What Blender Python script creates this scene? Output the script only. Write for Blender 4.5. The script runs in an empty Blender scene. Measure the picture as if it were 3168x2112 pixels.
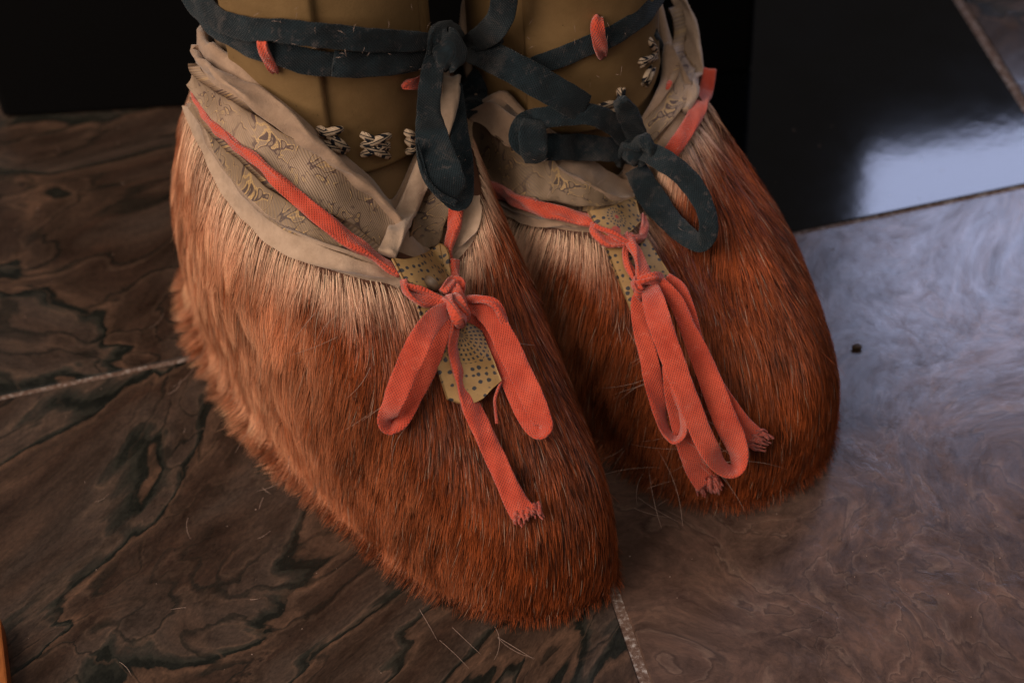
import bpy, math, random
import numpy as np
from mathutils import Vector, Matrix
from mathutils.bvhtree import BVHTree
from mathutils.kdtree import KDTree

random.seed(7)
rng = np.random.default_rng(11)
scn = bpy.context.scene
COL = scn.collection
rad = math.radians

# ------------------------------------------------------------------ camera
FPX = 6500.0
PIT, ROLL, CH = rad(47.4), rad(3.53), 0.7728
CAM = np.array([0.0, 0.0, CH])
_F = np.array([0, math.cos(PIT), -math.sin(PIT)])
_R0 = np.array([1.0, 0, 0]); _U0 = np.cross(_R0, _F)
CR = math.cos(ROLL) * _R0 - math.sin(ROLL) * _U0
CU = math.cos(ROLL) * _U0 + math.sin(ROLL) * _R0
cam_d = bpy.data.cameras.new('camera'); cam = bpy.data.objects.new('camera', cam_d); COL.objects.link(cam)
cam_d.sensor_width = 36; cam_d.lens = FPX / 3168 * 36
cam_d.clip_start = 0.02; cam_d.clip_end = 50
M = Matrix.Identity(4)
for i in range(3):
    M[i][0] = CR[i]; M[i][1] = CU[i]; M[i][2] = -_F[i]; M[i][3] = CAM[i]
cam.matrix_world = M
cam_d.dof.use_dof = True; cam_d.dof.focus_distance = 0.915; cam_d.dof.aperture_fstop = 7.0
scn.camera = cam

# ------------------------------------------------------------------ world + lamps (an indoor close-up)
w = bpy.data.worlds.new("World"); scn.world = w; w.use_nodes = True
w.node_tree.nodes['Background'].inputs[0].default_value = (0.80, 0.70, 0.64, 1)
w.node_tree.nodes['Background'].inputs[1].default_value = 0.125

def area(name, loc, target, sx, sy, power, col):
    d = bpy.data.lights.new(name, 'AREA'); d.shape = 'RECTANGLE'; d.size = sx; d.size_y = sy
    d.energy = power; d.color = col
    o = bpy.data.objects.new(name, d); COL.objects.link(o); o.location = loc
    o.rotation_euler = (Vector(target) - Vector(loc)).to_track_quat('-Z', 'Y').to_euler()
    return o
# soft window on the left, and the bluish window at the back right that mirrors in the floor
area('side_window_light', (-1.30, -0.15, 1.35), (-0.05, 0.72, 0.08), 1.4, 1.4, 49, (1.0, 0.81, 0.67))
area('overhead_fill_light', (0.35, -0.15, 1.9), (0.02, 0.72, 0.08), 1.3, 1.3, 8, (1.0, 0.88, 0.78))  # added fill, not a room fixture: brightens the boot gap and right boot
def raydir(px, py):
    d = _F * FPX + CR * (px - 1584) - CU * (py - 1056)
    return d / np.linalg.norm(d)
def gpt(px, py, z=0.0):
    d = raydir(px, py); return CAM + d * ((z - CH) / d[2])
WY = 2.3                                            # the window stands in the plane y = WY
def mirror(px, py):
    p = gpt(px, py); d = raydir(px, py).copy(); d[2] *= -1
    return p + d * ((WY - p[1]) / d[1])
WZ = mirror(2690, 480)[2]                            # height of the sill
def mirror_z(px, py):
    p = gpt(px, py); d = raydir(px, py).copy(); d[2] *= -1
    return p + d * (WZ / d[2])
sill0 = mirror_z(2690, 480); sill1 = mirror_z(3168, 400); wdir = (sill1 - sill0) / np.linalg.norm(sill1 - sill0)
WW, WHT = 1.5, 0.52
d = bpy.data.lights.new('back_window_light', 'AREA'); d.shape = 'RECTANGLE'; d.size = WW; d.size_y = WHT
d.energy = 33; d.color = (0.58, 0.66, 1.0)
o = bpy.data.objects.new('back_window_light', d); COL.objects.link(o)
wc_ = sill0 + wdir * WW / 2 + np.array([0, 0, WHT / 2]); wz_ = np.cross(wdir, [0, 0, -1.0])
MW = Matrix.Identity(4)
for i in range(3):
    MW[i][0] = wdir[i]; MW[i][1] = (0, 0, -1.0)[i]; MW[i][2] = wz_[i]; MW[i][3] = wc_[i]
o.matrix_world = MW

scn.view_settings.view_transform = 'Standard'; scn.view_settings.look = 'None'
scn.view_settings.exposure = 0; scn.view_settings.gamma = 1
scn.render.engine = 'CYCLES'
scn.cycles.max_bounces = 6

# ------------------------------------------------------------------ node helpers
class NT:
    def __init__(s, name):
        s.m = bpy.data.materials.new(name); s.m.use_nodes = True
        s.t = s.m.node_tree; s.b = s.t.nodes['Principled BSDF']
    def n(s, typ, **kw):
        nd = s.t.nodes.new(typ)
        for k, v in kw.items():
            if k in nd.inputs.keys() or isinstance(k, int):
                nd.inputs[k].default_value = v
            else: setattr(nd, k, v)
        return nd
    def l(s, a, b): s.t.links.new(a, b)
    def math(s, op, a, b=None, c=None, clamp=False):
        nd = s.t.nodes.new('ShaderNodeMath'); nd.operation = op; nd.use_clamp = clamp
        for i, v in enumerate((a, b, c)):
            if v is None: continue
            if isinstance(v, (int, float)): nd.inputs[i].default_value = v
            else: s.l(v, nd.inputs[i])
        return nd.outputs[0]
    def ramp(s, fac, stops, interp='LINEAR'):
        nd = s.t.nodes.new('ShaderNodeValToRGB'); cr = nd.color_ramp; cr.interpolation = interp
        while len(cr.elements) < len(stops): cr.elements.new(0.5)
        for e, (p, c) in zip(cr.elements, stops):
            e.position = p; e.color = (*c, 1) if len(c) == 3 else c
        s.l(fac, nd.inputs[0]); return nd.outputs[0]
    def mix(s, fac, a, b, mode='MIX'):
        nd = s.t.nodes.new('ShaderNodeMix'); nd.data_type = 'RGBA'; nd.blend_type = mode
        for i, v in ((0, fac), (6, a), (7, b)):
            if isinstance(v, (int, float)): nd.inputs[i].default_value = v
            elif isinstance(v, tuple): nd.inputs[i].default_value = (*v, 1)
            else: s.l(v, nd.inputs[i])
        return nd.outputs[2]
    def coord(s, which='Object', scale=(1, 1, 1), rot=(0, 0, 0), loc=(0, 0, 0)):
        tc = s.n('ShaderNodeTexCoord'); mp = s.n('ShaderNodeMapping')
        mp.inputs['Scale'].default_value = scale; mp.inputs['Rotation'].default_value = rot
        mp.inputs['Location'].default_value = loc
        s.l(tc.outputs[which], mp.inputs[0]); return mp.outputs[0]
    def noise(s, co, scale, detail=3, rough=.55, dist=0.0):
        nd = s.n('ShaderNodeTexNoise'); nd.inputs['Scale'].default_value = scale
        nd.inputs['Detail'].default_value = detail; nd.inputs['Roughness'].default_value = rough
        nd.inputs['Distortion'].default_value = dist
        s.l(co, nd.inputs['Vector']); return nd.outputs['Fac']
    def noisec(s, co, scale, detail=3):
        nd = s.n('ShaderNodeTexNoise'); nd.inputs['Scale'].default_value = scale
        nd.inputs['Detail'].default_value = detail
        s.l(co, nd.inputs['Vector']); return nd.outputs['Color']
    def warp(s, co, scale, amt, detail=3):
        c = s.noisec(co, scale, detail)
        a = s.n('ShaderNodeVectorMath', operation='SUBTRACT'); s.l(c, a.inputs[0]); a.inputs[1].default_value = (.5, .5, .5)
        b = s.n('ShaderNodeVectorMath', operation='SCALE'); s.l(a.outputs[0], b.inputs[0]); b.inputs['Scale'].default_value = amt
        d = s.n('ShaderNodeVectorMath', operation='ADD'); s.l(co, d.inputs[0]); s.l(b.outputs[0], d.inputs[1])
        return d.outputs[0]
    def wave(s, co, scale, direction='X', dist=0.0):
        nd = s.n('ShaderNodeTexWave'); nd.bands_direction = direction
        nd.inputs['Scale'].default_value = scale; nd.inputs['Distortion'].default_value = dist
        s.l(co, nd.inputs['Vector']); return nd.outputs['Fac']
    def bump(s, h, dist, strength=1.0):
        nd = s.n('ShaderNodeBump'); nd.inputs['Distance'].default_value = dist; nd.inputs['Strength'].default_value = strength
        s.l(h, nd.inputs['Height']); s.l(nd.outputs[0], s.b.inputs['Normal'])
    def base(s, c, rough=.6, spec=.5):
        if isinstance(c, tuple): s.b.inputs['Base Color'].default_value = (*c, 1)
        else: s.l(c, s.b.inputs['Base Color'])
        if isinstance(rough, (int, float)): s.b.inputs['Roughness'].default_value = rough
        else: s.l(rough, s.b.inputs['Roughness'])
        s.b.inputs['Specular IOR Level'].default_value = spec
        return s.m

def cloth_mat(name, col_a, col_b, pitch=0.0011, fuzz=(.3, .2, .18), fuzz_amt=.25, sheen=.3, dirt=None, bumpd=.00025):
    t = NT(name); uv = t.coord('UV'); ob = t.coord('Object')
    wu = t.coord('UV', rot=(0, 0, rad(35)))
    # twill: diagonal ribs broken by warp threads
    k = .314 / pitch
    a = t.wave(wu, k, 'X', 0.8); b = t.wave(t.coord('UV', rot=(0, 0, rad(-48))), k, 'X', .8)
    h = t.math('MULTIPLY', a, b)
    big = t.noise(ob, 70, 5, .65)
    c = t.mix(t.ramp(big, [(.35, (0, 0, 0)), (.68, (1, 1, 1))]), col_a, col_b)
    c = t.mix(t.math('MULTIPLY_ADD', h, -.18, 1.0), (0, 0, 0), c)
    fz = t.ramp(t.noise(t.warp(ob, 160, .01), 260, 5, .75), [(.56, (0, 0, 0)), (.75, (1, 1, 1))])
    c = t.mix(t.math('MULTIPLY', fz, fuzz_amt), c, fuzz)
    if dirt:
        dd = t.ramp(t.noise(ob, 45, 4, .7), [(.55, (0, 0, 0)), (.7, (1, 1, 1))])
        c = t.mix(t.math('MULTIPLY', dd, .5), c, dirt)
    t.bump(t.math('ADD', t.math('MULTIPLY', h, -1.0), t.noise(ob, 900, 3)), bumpd, .9)
    t.b.inputs['Sheen Weight'].default_value = sheen; t.b.inputs['Sheen Roughness'].default_value = .5
    return t.base(c, .9, .15)

def brocade_mat(name, base=(.36, .255, .185), gold=(.38, .25, .115), wine=(.045, .022, .03)):
    t = NT(name); ob = t.coord('Object'); uv = t.coord('UV')
    weave = t.wave(t.coord('UV', rot=(0, 0, rad(28))), 330, 'X', .6)
    stip = t.n('ShaderNodeTexChecker'); stip.inputs['Scale'].default_value = 1400; t.l(uv, stip.inputs['Vector'])
    wp = t.warp(uv, 60, .008, 2)
    n1 = t.noise(wp, 120, 1.0, .4, 1.4)
    r = t.ramp(n1, [(0, (0, 0, 0)), (.462, (0, 0, 0)), (.474, (1, 1, 1)), (.515, (1, 1, 1)), (.525, (0, 0, 0)), (1, (0, 0, 0))])
    g = t.ramp(n1, [(0, (0, 0, 0)), (.515, (0, 0, 0)), (.525, (1, 1, 1)), (.550, (1, 1, 1)), (.56, (0, 0, 0)), (1, (0, 0, 0))])
    brk = t.ramp(t.noise(uv, 45, 2), [(.40, (0, 0, 0)), (.5, (1, 1, 1))])
    dirty = t.noise(ob, 55, 4, .6)
    c = t.mix(t.ramp(dirty, [(.35, (0, 0, 0)), (.7, (1, 1, 1))]), tuple(x * .55 for x in base), base)
    c = t.mix(t.math('MULTIPLY', weave, .32), c, gold)
    c = t.mix(t.math('MULTIPLY', t.math('MULTIPLY', g, brk), t.math('MULTIPLY_ADD', stip.outputs['Fac'], .5, .5)), c, tuple(min(1, x * 1.35) for x in gold))
    c = t.mix(t.math('MULTIPLY', t.math('MULTIPLY', r, brk), .72), c, wine)
    t.bump(t.math('ADD', weave, t.math('MULTIPLY', t.math('ADD', g, r), .25)), .00018, .7)
    return t.base(c, .65, .35)

def felt_mat(name, ca, cb, dirt=(.12, .085, .06)):
    t = NT(name); ob = t.coord('Object')
    c = t.mix(t.ramp(t.noise(ob, 120, 5, .7), [(.3, (0, 0, 0)), (.7, (1, 1, 1))]), ca, cb)
    dd = t.ramp(t.noise(ob, 38, 5, .75), [(.55, (0, 0, 0)), (.78, (1, 1, 1))])
    c = t.mix(t.math('MULTIPLY', dd, .6), c, dirt)
    t.bump(t.math('ADD', t.noise(ob, 1200, 4, .7), t.math('MULTIPLY', t.noise(ob, 150, 2), 2)), .00022, 1)
    t.b.inputs['Sheen Weight'].default_value = .25
    return t.base(c, .95, .1)

def leather_mat(name, ca, cb, rough=.5):
    t = NT(name); ob = t.coord('Object')
    c = t.mix(t.ramp(t.noise(ob, 25, 5, .6), [(.3, (0, 0, 0)), (.7, (1, 1, 1))]), ca, cb)
    sp = t.ramp(t.noise(ob, 420, 3, .8), [(.66, (0, 0, 0)), (.74, (1, 1, 1))])
    c = t.mix(t.math('MULTIPLY', sp, .55), c, (.02, .012, .006))
    t.bump(t.math('ADD', t.noise(ob, 900, 3), t.math('MULTIPLY', t.noise(ob, 60, 3), 3)), .00012, .8)
    return t.base(c, rough, .45)

def spotted_mat(name, petals=None, red=None):
    t = NT(name); uv = t.coord('UV')
    v = t.n('ShaderNodeTexVoronoi', feature='F1'); v.inputs['Scale'].default_value = 330; v.inputs['Randomness'].default_value = .45
    t.l(uv, v.inputs['Vector'])
    dn = t.math('ADD', v.outputs['Distance'], t.math('MULTIPLY', t.noise(uv, 900, 2), .22))
    dots = t.ramp(dn, [(.0, (1, 1, 1)), (.40, (1, 1, 1)), (.46, (0, 0, 0))])
    mask = dots
    if petals:
        for (cx, cy, r0) in petals:
            sx = t.n('ShaderNodeSeparateXYZ'); t.l(uv, sx.inputs[0])
            dx = t.math('SUBTRACT', sx.outputs[0], cx); dy = t.math('SUBTRACT', sx.outputs[1], cy)
            rr = t.math('SQRT', t.math('ADD', t.math('MULTIPLY', dx, dx), t.math('MULTIPLY', dy, dy)))
            ang = t.math('ARCTAN2', dy, dx)
            ring = t.math('GREATER_THAN', t.math('SINE', t.math('MULTIPLY', rr, 6.283 / .0022)), -.25)
            cnt = t.math('ADD', 8.0, t.math('MULTIPLY', t.math('FLOOR', t.math('DIVIDE', rr, .0022)), 5.0))
            dash = t.math('GREATER_THAN', t.math('SINE', t.math('MULTIPLY', ang, cnt)), .15)
            inside = t.math('LESS_THAN', rr, r0)
            pm = t.math('MULTIPLY', ring, dash)
            mask = t.mix(inside, mask, pm)
    c = t.mix(t.ramp(t.noise(uv, 120, 4), [(.3, (0, 0, 0)), (.7, (1, 1, 1))]), (.25, .145, .052), (.36, .225, .09))
    c = t.mix(t.math('MULTIPLY', mask, .92), c, (.012, .022, .035))
    if red:
        sx = t.n('ShaderNodeSeparateXYZ'); t.l(uv, sx.inputs[0])
        for (cx, cy, r0) in red:
            dx = t.math('SUBTRACT', sx.outputs[0], cx); dy = t.math('SUBTRACT', sx.outputs[1], cy)
            rr = t.math('SQRT', t.math('ADD', t.math('MULTIPLY', dx, dx), t.math('MULTIPLY', dy, dy)))
            c = t.mix(t.math('MULTIPLY', t.math('LESS_THAN', rr, r0), .75), c, (.42, .04, .03))
    wear = t.ramp(t.noise(uv, 260, 4, .8), [(.6, (0, 0, 0)), (.72, (1, 1, 1))])
    c = t.mix(t.math('MULTIPLY', wear, .4), c, (.28, .19, .10))
    t.bump(t.noise(uv, 700, 3), .0001, .7)
    return t.base(c, .6, .35)

def stone_mat(name, rot, loc, greyer=0.0, gloss=.24, line_scale=6.0, stretch=(.75, 1.3), strata=14.0):
    t = NT(name); co0 = t.coord('Object', rot=(0, 0, rad(rot)), loc=loc)
    mp = t.n('ShaderNodeMapping'); mp.inputs['Scale'].default_value = (stretch[0], stretch[1], 1); t.l(co0, mp.inputs[0]); co = mp.outputs[0]
    w1 = t.warp(co, 4.5, .22, 2); w2 = t.warp(w1, 18, .030, 6); w3 = t.warp(w2, 110, .009, 6)
    h = t.noise(w3, line_scale, 4, .50)
    sy = t.n('ShaderNodeSeparateXYZ'); t.l(w3, sy.inputs[0])
    f = t.math('FRACT', t.math('ADD', t.math('MULTIPLY', h, 6.5), t.math('MULTIPLY', sy.outputs[1], strata)))
    g2 = t.noise(w2, 3.4, 3, .5)                                   # where the strata lie open or close up
    D = (.010, .0115, .0095)
    bands = t.ramp(f, [(0.0, D), (.030, D), (.055, (.026, .027, .022)), (.10, (.040, .034, .028)), (.125, (.082, .058, .044)), (.16, (.056, .041, .033)), (.42, (.048, .032, .024)),
                       (.60, (.036, .022, .016)), (.86, (.050, .032, .023)), (.925, (.088, .054, .037)), (.965, (.074, .045, .031)), (.985, D), (1.0, D)])
    plain = t.ramp(t.noise(w2, 10, 6, .6), [(.30, (.026, .018, .013)), (.46, (.048, .033, .024)), (.52, (.062, .050, .042)), (.60, (.044, .030, .022)), (.72, (.055, .037, .027))])
    c = t.mix(t.ramp(g2, [(.30, (.35, .35, .35)), (.42, (1, 1, 1)), (.62, (1, 1, 1)), (.70, (.35, .35, .35))]), plain, bands)
    f2 = t.math('FRACT', t.math('MULTIPLY', t.noise(w3, line_scale * 1.3, 3, .5), 17.0))
    fine = t.math('MULTIPLY', t.ramp(f2, [(0, (1, 1, 1)), (.05, (.9, .9, .9)), (.12, (0, 0, 0)), (.95, (0, 0, 0)), (1, (1, 1, 1))]), t.ramp(t.noise(w2, 7, 3, .5), [(.42, (0, 0, 0)), (.52, (1, 1, 1))]))
    tan_ = t.math('MULTIPLY', t.ramp(f2, [(.12, (0, 0, 0)), (.17, (1, 1, 1)), (.26, (0, 0, 0))]), t.ramp(t.noise(w2, 7, 3, .5), [(.42, (0, 0, 0)), (.52, (1, 1, 1))]))
    c = t.mix(t.math('MULTIPLY', fine, .70), c, D); c = t.mix(t.math('MULTIPLY', tan_, .45), c, (.10, .066, .047))
    # ragged dark crust beside some of the veins
    cr = t.math('MULTIPLY', t.ramp(f, [(0, (1, 1, 1)), (.22, (0, 0, 0)), (.93, (0, 0, 0)), (1, (1, 1, 1))]), t.ramp(t.noise(w3, 55, 7, .75), [(.47, (0, 0, 0)), (.56, (1, 1, 1))]))
    c = t.mix(t.math('MULTIPLY', cr, .45), c, (.016, .0175, .015))
    mot = t.noise(w3, 60, 10, .82)
    c = t.mix(1.0, c, t.ramp(mot, [(.32, (.38, .38, .36)), (.50, (1, 1, 1)), (.68, (1.75, 1.62, 1.52))]), 'MULTIPLY')
    c = t.mix(1.0, c, t.ramp(t.noise(co, 650, 4, .7), [(.35, (.8, .8, .8)), (.65, (1.22, 1.2, 1.18))]), 'MULTIPLY')
    if greyer:
        v = t.ramp(t.math('FRACT', t.math('MULTIPLY', t.noise(t.warp(w3, 12, .09, 3), 11, 3, .55), 12.0)), [(0, (.120, .075, .057)), (.30, (.092, .057, .044)), (.70, (.112, .069, .053)), (.82, (.15, .100, .077)), (.88, (.072, .046, .037)), (1, (.120, .075, .057))])
        v = t.mix(1.0, v, t.ramp(t.noise(w3, 34, 9, .82), [(.34, (.40, .38, .38)), (.5, (1, 1, 1)), (.66, (1.8, 1.68, 1.6))]), 'MULTIPLY')
        c = t.mix(greyer, c, v)
    c = t.mix(1.0, c, (.80, .78, .78), 'MULTIPLY')
    rg = t.math('MULTIPLY_ADD', t.noise(w3, 40, 7, .7), .10, gloss - .05)
    t.bump(t.math('ADD', t.noise(w3, 60, 6, .7), t.math('MULTIPLY', cr, -.3)), .0003, .18)
    m_ = t.base(c, rg, .5)
    t.l(t.math('MULTIPLY_ADD', t.ramp(t.noise(w3, 70, 9, .80), [(.34, (0, 0, 0)), (.66, (1, 1, 1))]), .38, .17), t.b.inputs['Specular IOR Level'])
    return m_

# ------------------------------------------------------------------ mesh helpers
def mesh_obj(name, V, Fc, mat, parent=None, origin=None, uv=None, smooth=True, colors=None):
    """V (n,3) world coordinates; Fc (m,k) array of equal-size faces or a list; becomes ONE object."""
    V = np.asarray(V, dtype=np.float32)
    org = np.array(parent['_org']) if parent is not None and '_org' in parent.keys() else (np.array(origin) if origin is not None else np.zeros(3))
    me = bpy.data.meshes.new(name)
    if isinstance(Fc, np.ndarray):
        m, k = Fc.shape
        me.vertices.add(len(V)); me.vertices.foreach_set('co', (V - org).astype(np.float32).ravel())
        me.loops.add(m * k); me.loops.foreach_set('vertex_index', Fc.astype(np.int32).ravel())
        me.polygons.add(m); me.polygons.foreach_set('loop_start', np.arange(0, m * k, k, dtype=np.int32))
        me.update(calc_edges=True)
    else:
        me.from_pydata([tuple(v) for v in (V - org)], [], [tuple(f) for f in Fc]); me.update()
    if smooth: me.polygons.foreach_set('use_smooth', np.ones(len(me.polygons), dtype=bool))
    if uv is not None:
        ul = me.uv_layers.new(name='UVMap'); li = np.empty(len(me.loops), dtype=np.int32); me.loops.foreach_get('vertex_index', li)
        ul.data.foreach_set('uv', np.asarray(uv, dtype=np.float32)[li].ravel())
    if colors is not None:
        a = me.color_attributes.new('Col', 'FLOAT_COLOR', 'POINT')
        cc = np.ones((len(V), 4), dtype=np.float32); cc[:, :3] = colors; a.data.foreach_set('color', cc.ravel())
    me.materials.append(mat)
    ob = bpy.data.objects.new(name, me); COL.objects.link(ob)
    if parent is not None:
        ob.parent = parent
        po = parent
        if '_org' in parent.keys(): ob['_org'] = list(parent['_org'])
    else:
        ob.location = org; ob['_org'] = [float(x) for x in org]
    return ob

def thing(name, label, cat, loc, group=None):
    o = bpy.data.objects.new(name, None); COL.objects.link(o); o.location = loc; o.empty_display_size = .02
    o['label'] = label; o['category'] = cat; o['_org'] = [float(x) for x in loc]
    if group: o['group'] = group
    return o

def grid_faces(nu, nv, closed_u=False):
    iu = np.arange(nu if closed_u else nu - 1); iv = np.arange(nv - 1)
    a, b = np.meshgrid(iu, iv, indexing='ij'); a2 = (a + 1) % nu
    return np.stack([a * nv + b, a2 * nv + b, a2 * nv + b + 1, a * nv + b + 1], -1).reshape(-1, 4)

def box_mesh(lo, hi):
    x0, y0, z0 = lo; x1, y1, z1 = hi
    V = [(x0, y0, z0), (x1, y0, z0), (x1, y1, z0), (x0, y1, z0), (x0, y0, z1), (x1, y0, z1), (x1, y1, z1), (x0, y1, z1)]
    F = [(0, 3, 2, 1), (4, 5, 6, 7), (0, 1, 5, 4), (1, 2, 6, 5), (2, 3, 7, 6), (3, 0, 4, 7)]
    return V, F

def nrm(a):
    a = np.asarray(a, float); return a / np.maximum(np.linalg.norm(a, axis=-1, keepdims=True), 1e-12)

def catmull(P, n):
    P = np.asarray(P, float); m = len(P)
    if m == 2: return P[0] + (P[1] - P[0]) * np.linspace(0, 1, n)[:, None]
    seg = np.linalg.norm(np.diff(P[:, :2], axis=0), axis=1) + 1e-3
    if P.shape[1] > 2: seg = np.sqrt(seg ** 2 + (np.diff(P[:, 2]) * 6500) ** 2)
    s = np.concatenate([[0], np.cumsum(seg)]); q = np.linspace(0, s[-1], n)
    T = np.zeros_like(P)
    T[1:-1] = (P[2:] - P[:-2]) / (s[2:] - s[:-2])[:, None]
    T[0] = (P[1] - P[0]) / seg[0]; T[-1] = (P[-1] - P[-2]) / seg[-1]
    k = np.clip(np.searchsorted(s, q, side='right') - 1, 0, m - 2)
    h = seg[k][:, None]; u = ((q - s[k]) / seg[k])[:, None]
    return ((2 * u ** 3 - 3 * u ** 2 + 1) * P[k] + (u ** 3 - 2 * u ** 2 + u) * h * T[k]
            + (-2 * u ** 3 + 3 * u ** 2) * P[k + 1] + (u ** 3 - u ** 2) * h * T[k + 1])

def smooth1(a, it=3):
    a = np.array(a, float)
    for _ in range(it):
        b = a.copy(); b[1:-1] = .25 * a[:-2] + .5 * a[1:-1] + .25 * a[2:]; a = b
    return a

last_hit = [.88]
def hitd(bvh, px, py, strict=False):
    d = raydir(px, py); loc, no, idx, dist = bvh.ray_cast(Vector(CAM), Vector(d))
    if loc is None: return (None, None) if strict else (last_hit[0], -d)
    last_hit[0] = dist
    return dist, np.array(no)

def ray_depths(bvh, xy):
    ds, ns = [], []
    for x, y in xy:
        t_, n_ = hitd(bvh, x, y, True); ds.append(np.nan if t_ is None else t_)
        ns.append([np.nan] * 3 if n_ is None else n_)
    ds = np.array(ds); ns = np.array(ns); ok = ~np.isnan(ds); idx = np.arange(len(ds))
    if ok.sum() == 0: ds[:] = .9; ns[:] = -_F
    else:
        ds = np.interp(idx, idx[ok], ds[ok])
        for k in range(3): ns[:, k] = np.interp(idx, idx[ok], ns[ok, k])
    return ds, nrm(ns)

def robust(ds, win=7, tol=.003):
    ds = np.array(ds); n = len(ds); out = ds.copy()
    for i in range(n):
        m = np.median(ds[max(0, i - win):i + win + 1])
        if abs(ds[i] - m) > tol: out[i] = m
    return out

def place(bvh, pts, n, sm=4):
    """pts: (px, py, lift, width px, twist deg) control points laid over the surface; returns world samples."""
    pts = [tuple(p) + (0.0,) * (5 - len(p)) for p in pts]
    Q = catmull(np.array(pts, float), n)
    ds, ns = ray_depths(bvh, Q[:, :2])
    ds = smooth1(ds, sm * 2); ns = nrm(smooth1(ns, sm * 3))
    dirs = np.array([raydir(x, y) for x, y in Q[:, :2]])
    P = CAM + dirs * (ds - Q[:, 2])[:, None]
    W = Q[:, 3] * (ds - Q[:, 2]) / FPX
    return P, W, ns, dirs, Q[:, 4]

def strap(name, pts, mat, parent, bvh, thick=.0016, n=None, lay=1.0, wob=.06, crease=0.0, prof=14, flat=5.0, caps=True, seed=None):
    """a flat cloth or leather strap; lay=1 follows the surface, lay=0 faces along its own loop (for bows)"""
    L = sum(math.hypot(pts[i + 1][0] - pts[i][0], pts[i + 1][1] - pts[i][1]) for i in range(len(pts) - 1))
    n = n or max(12, int(L / 11))
    P, W, ns, dirs, tw = place(bvh, pts, n)
    T = nrm(np.gradient(P, axis=0)); r = np.random.default_rng(seed if seed is not None else int(abs(pts[0][0] * 7 + pts[0][1])))
    wd = np.zeros_like(P); prev = None
    for i in range(n):
        facing = nrm(ns[i] * lay * .6 + (-dirs[i]) * (1 - lay * .6)) if lay > 0 else -dirs[i]
        c = np.cross(T[i], facing); L2 = np.linalg.norm(c)
        if prev is not None:
            if L2 < .35: c = c * (L2 / .35) + prev * (1 - L2 / .35) * (1 if np.dot(c, prev) >= 0 else 1) if np.dot(c, prev) >= 0 else prev - c * .3
            if np.dot(c, prev) < 0: c = -c
        c = nrm(c); c = nrm(c - T[i] * np.dot(c, T[i]))
        wd[i] = c; prev = c
    wd = nrm(smooth1(wd, 4)); nm = nrm(np.cross(wd, T)); 
    for i in range(1, n):
        if np.dot(nm[i], nm[i - 1]) < 0: nm[i] = -nm[i]
    if lay > 0 and np.dot(nm[n // 2], -dirs[n // 2]) < 0: nm = -nm
    tw = np.radians(tw)[:, None]
    wd2 = wd * np.cos(tw) + nm * np.sin(tw); nm2 = -wd * np.sin(tw) + nm * np.cos(tw)
    wd, nm = wd2, nm2
    s = np.concatenate([[0], np.cumsum(np.linalg.norm(np.diff(P, axis=0), axis=1))])
    ph = r.uniform(0, 6, 4)
    if mat is m_orange: W = W * .93
    W = W * (1 + wob * (np.sin(s * 300 + ph[0]) * .5 + np.sin(s * 780 + ph[1]) * .35))
    m = prof * 2; a = np.linspace(0, 2 * np.pi, m, endpoint=False)
    ca, sa = np.cos(a), np.sin(a)
    cu = np.sign(ca) * np.abs(ca) ** (2 / flat); cv = np.sign(sa) * np.abs(sa) ** (2 / 3.2)
    V = np.zeros((n, m, 3)); UV = np.zeros((n, m, 2))
    for i in range(n):
        hw = W[i] / 2; th = thick / 2 * (1 + .25 * math.sin(s[i] * 410 + ph[2]))
        buck = crease * hw * (np.abs(cu) - .5) + .10 * thick * 2 * np.sin(cu * 4 + s[i] * 260 + ph[3])
        V[i] = P[i] + wd[i] * (cu * hw)[:, None] + nm[i] * (cv * th + buck)[:, None]
        UV[i, :, 0] = cu * hw + np.where(sa < 0, .05, 0); UV[i, :, 1] = s[i]
    nV = n * m; ii, jj = np.meshgrid(np.arange(n - 1), np.arange(m), indexing='ij'); j2 = (jj + 1) % m
    F = np.stack([ii * m + jj, ii * m + j2, (ii + 1) * m + j2, (ii + 1) * m + jj], -1).reshape(-1, 4)
    VV = V.reshape(-1, 3); UU = UV.reshape(-1, 2)
    if caps:
        c0, c1 = V[0].mean(0), V[-1].mean(0)
        VV = np.vstack([VV, c0, c1]); UU = np.vstack([UU, UU[0], UU[-1]])
        j = np.arange(m); q = (j + 1) % m
        F = np.vstack([F, np.stack([q, j, np.full(m, nV), np.full(m, nV)], -1),
                       np.stack([(n - 1) * m + j, (n - 1) * m + q, np.full(m, nV + 1), np.full(m, nV + 1)], -1)])
        Fl = [tuple(f) if f[2] != f[3] else tuple(f[:3]) for f in F.tolist()]
        return mesh_obj(name, VV, Fl, mat, parent, uv=UU)
    return mesh_obj(name, VV, F, mat, parent, uv=UU)

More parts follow.
